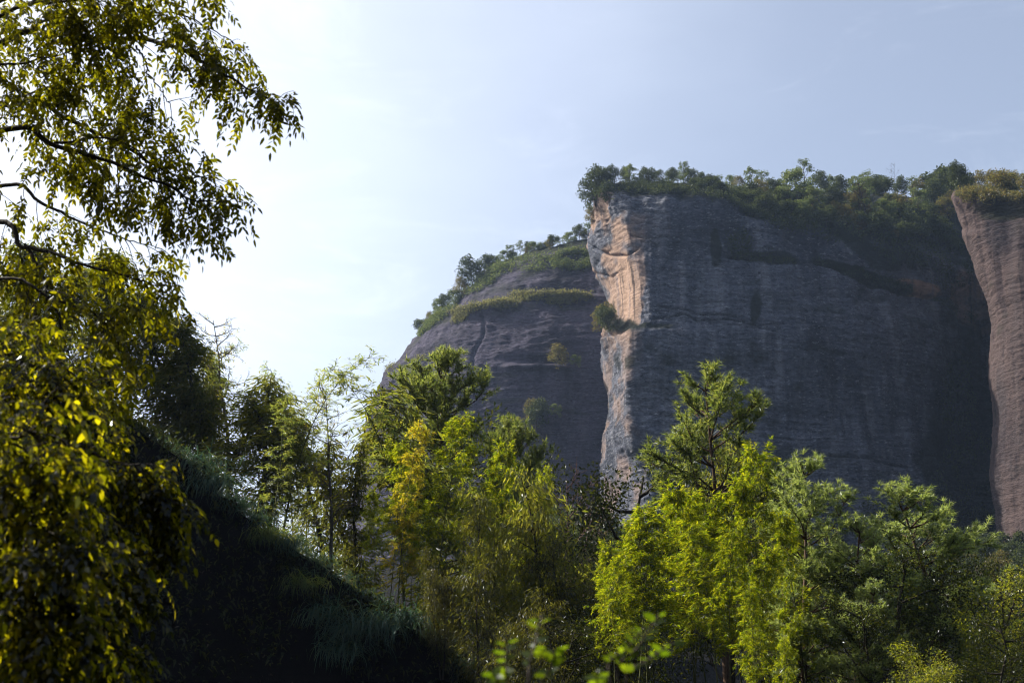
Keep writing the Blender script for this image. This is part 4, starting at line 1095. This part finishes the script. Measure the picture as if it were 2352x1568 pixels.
T1 = [
    ([(-420, 420, 8.6), (0, 108, 8.1), (160, 100, 8.0), (330, 108, 7.9), (430, 132, 7.8), (520, 180, 7.8), (600, 220, 7.7), (640, 240, 7.7)], .030, 1.0),
    ([(160, 100, 8.0), (260, 55, 7.9), (400, 35, 7.8), (480, 55, 7.8), (545, 100, 7.8)], .010, 1.0),
    ([(-420, 300, 8.3), (0, 40, 7.7), (150, 10, 7.5), (300, -20, 7.4)], .022, 1.5),
    ([(-300, 160, 7.6), (-20, -10, 7.4), (150, -30, 7.3), (330, -60, 7.3), (430, -50, 7.3)], .02, 1.4),
    ([(-420, 480, 8.8), (0, 245, 8.4), (150, 268, 8.3), (300, 335, 8.2), (420, 395, 8.1), (505, 398, 8.1)], .026, 1.0),
    ([(-420, 500, 8.2), (0, 300, 7.8), (130, 330, 7.7), (260, 372, 7.7), (380, 425, 7.7), (455, 465, 7.7), (512, 470, 7.7)], .024, 1.0),
    ([(130, 330, 7.7), (250, 300, 7.8), (330, 330, 7.9), (400, 400, 7.9)], .009, 1.2),
    ([(330, 108, 7.9), (380, 190, 8.0), (430, 250, 8.0)], .008, 1.0),
    ([(0, 245, 8.4), (120, 190, 8.3), (260, 190, 8.2), (380, 260, 8.1)], .010, 1.2),
    ([(-420, 540, 8.6), (0, 438, 8.3), (100, 478, 8.2), (200, 520, 8.2), (300, 555, 8.2), (360, 575, 8.2)], .018, .75),
    ([(-420, 560, 8.2), (-20, 500, 7.8), (60, 560, 7.7), (180, 590, 7.6), (300, 620, 7.6), (385, 640, 7.6)], .024, .85),
    ([(60, 560, 7.7), (110, 640, 7.6), (140, 740, 7.5), (160, 830, 7.5)], .012, .9),
    ([(-300, 620, 7.8), (0, 640, 7.4), (120, 680, 7.3), (220, 720, 7.3), (290, 760, 7.3)], .012, 1.2),
    ([(-300, 700, 7.4), (0, 745, 7.0), (100, 780, 6.9), (180, 820, 6.9), (225, 850, 6.9)], .012, 1.6),
    ([(-300, 180, 8.0), (0, 160, 7.6), (110, 140, 7.6), (240, 120, 7.6)], .012, 1.3),
]
x0 = xs(8.2, -520)
boughs_tree('foreground_tree', 'near backlit tree with pinnate yellow green leaves reaching in from the upper left',
            [(x0 - .3, 8.2, tz(x0 - .3, 8.2) - .1), (x0 - .25, 8.25, 1.5), (x0 - .1, 8.3, 3.0), (x0, 8.4, 4.6), (x0 + .1, 8.3, 6.0)], .14, T1, M['front_leaf'], 101, .09, (.26, .52), lfl=(.034, .050), reach=.95)
T2 = [
    ([(-380, 960, 6.4), (0, 880, 6.1), (120, 905, 6.0), (190, 930, 6.0), (250, 960, 6.0), (285, 985, 6.0)], .018, 1.4),
    ([(-380, 1010, 6.4), (0, 980, 6.0), (150, 1000, 5.9), (300, 1035, 5.8), (370, 1045, 5.8), (425, 1080, 5.8)], .02, 1.3),
    ([(150, 1000, 5.9), (280, 1075, 5.8), (370, 1115, 5.8), (425, 1160, 5.8), (432, 1215, 5.8)], .01, 1.1),
    ([(-380, 1100, 6.2), (0, 1095, 5.9), (150, 1120, 5.8), (270, 1160, 5.7), (330, 1190, 5.7), (355, 1215, 5.7)], .016, 1.4),
    ([(-380, 1240, 6.2), (0, 1230, 5.8), (150, 1245, 5.7), (260, 1265, 5.6), (325, 1285, 5.6)], .016, 1.4),
    ([(-380, 1360, 6.2), (0, 1330, 5.7), (150, 1360, 5.6), (230, 1390, 5.6), (290, 1430, 5.6)], .016, 1.4),
    ([(-380, 1460, 6.2), (0, 1450, 5.7), (120, 1460, 5.6), (220, 1490, 5.5), (285, 1530, 5.5)], .016, 1.5),
    ([(-380, 1560, 6.2), (0, 1560, 5.7), (120, 1565, 5.6), (220, 1590, 5.5)], .016, 1.4),
    ([(-380, 860, 6.0), (0, 815, 5.7), (90, 835, 5.6), (180, 860, 5.6), (230, 880, 5.6)], .014, 1.5),
    ([(-380, 1060, 4.6), (-60, 1030, 4.2), (60, 1010, 4.1), (150, 1020, 4.1)], .012, 1.5),
    ([(-380, 1200, 4.6), (-60, 1180, 4.2), (60, 1190, 4.1), (140, 1220, 4.1)], .012, 1.6),
    ([(-380, 1360, 4.6), (-60, 1350, 4.2), (50, 1340, 4.1), (130, 1370, 4.1)], .012, 1.6),
    ([(-380, 1500, 4.6), (-60, 1490, 4.2), (60, 1490, 4.1), (130, 1510, 4.1)], .012, 1.6),
    ([(-380, 1130, 5.4), (0, 1040, 5.2), (120, 1060, 5.2), (220, 1100, 5.2)], .012, 1.5),
    ([(-380, 1300, 5.4), (0, 1290, 5.2), (120, 1300, 5.2), (220, 1330, 5.2)], .012, 1.5),
]
x1 = xs(5.8, -480)
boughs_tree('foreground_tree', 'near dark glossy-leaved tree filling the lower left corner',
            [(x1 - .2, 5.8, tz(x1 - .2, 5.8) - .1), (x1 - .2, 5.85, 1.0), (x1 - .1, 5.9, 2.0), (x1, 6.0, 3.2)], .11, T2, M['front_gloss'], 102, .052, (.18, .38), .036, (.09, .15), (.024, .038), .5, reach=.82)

# blurred saplings close to the camera at the bottom
def sapling(label, Yd, tips, seed, nleaf=14):
    rng = np.random.default_rng(seed)
    tp = at(tips[0][0], 1640, Yd); g = np.array([tp[0], Yd, tz(tp[0], Yd)])
    root = thing('sapling', label, 'sapling', g, 'saplings close in front of the camera')
    fork = np.array([tp[0], Yd, tp[2] - .12]) - g
    lines = [(smooth_line([(0, 0, -.05), (.01, .01, fork[2] * .5), fork], 12), taper(.007, .004, 12))]
    B, D = [], []
    for px, py, px0, py0 in tips:
        e = at(px, py, Yd + rng.uniform(-.1, .1)) - g; s0 = at(px0, py0, Yd) - g
        c = smooth_line([fork, s0, (s0 + e) / 2 + rng.normal(0, .004, 3), e], 16)
        lines.append((c, taper(.0032, .0013, 16)))
        for k in range(nleaf):
            p, d = along(c, .42 + .58 * (k + .5) / nleaf); s = 1 if k % 2 else -1
            B.append(p); D.append(d * .5 + np.array([s * .8, rng.normal(0, .4), rng.uniform(-.3, .35)]))
    obj('stem', tubes('stem', lines, M['bark'], 5), root)
    n = len(B); L = rng.uniform(.012, .026, n)
    obj('foliage', leaves('foliage', np.array(B), np.array(D), rng.normal(0, .6, (n, 3)) + np.array([0, -.6, .6]), L, L * .5, M['sapling_leaf'], 'ovate', .1), root)
sapling('blurred lime green sapling at the bottom centre', 2.3, [(1245, 1410, 1215, 1560), (1165, 1470, 1170, 1580), (1275, 1490, 1240, 1590), (1130, 1545, 1150, 1600)], 201)
sapling('blurred lime sapling with one long slanting shoot right of the other', 2.3, [(1515, 1410, 1420, 1560), (1548, 1475, 1440, 1570), (1370, 1540, 1380, 1600), (1480, 1440, 1400, 1550)], 202)

# ------------------------------------------------------------------ air
hz = bpy.data.materials.new('haze'); hz.use_nodes = True
hn = hz.node_tree.nodes; hl = hz.node_tree.links
for n_ in list(hn): hn.remove(n_)
ho = hn.new('ShaderNodeOutputMaterial'); hv = hn.new('ShaderNodeVolumePrincipled')
hv.inputs['Color'].default_value = HAZE_COLOR; hv.inputs['Density'].default_value = HAZE_DENSITY; hv.inputs['Anisotropy'].default_value = HAZE_G
hl.new(hv.outputs[0], ho.inputs['Volume'])
zmin = float(Z.min()) - 1.0
lo = np.array([-1520.0, -1520.0, zmin]); hi = np.array([1520.0, 1520.0, 150.0])
V = np.array([[x, y, z] for z in (lo[2], hi[2]) for y in (lo[1], hi[1]) for x in (lo[0], hi[0])])
Fq = np.array([[0, 2, 3, 1], [4, 5, 7, 6], [0, 1, 5, 4], [2, 6, 7, 3], [0, 4, 6, 2], [1, 3, 7, 5]])
tag(obj('haze', raw_mesh('haze', V, Fq.ravel(), np.full(6, 4), hz)), 'thin bluish haze filling the valley air', 'haze', kind='stuff')
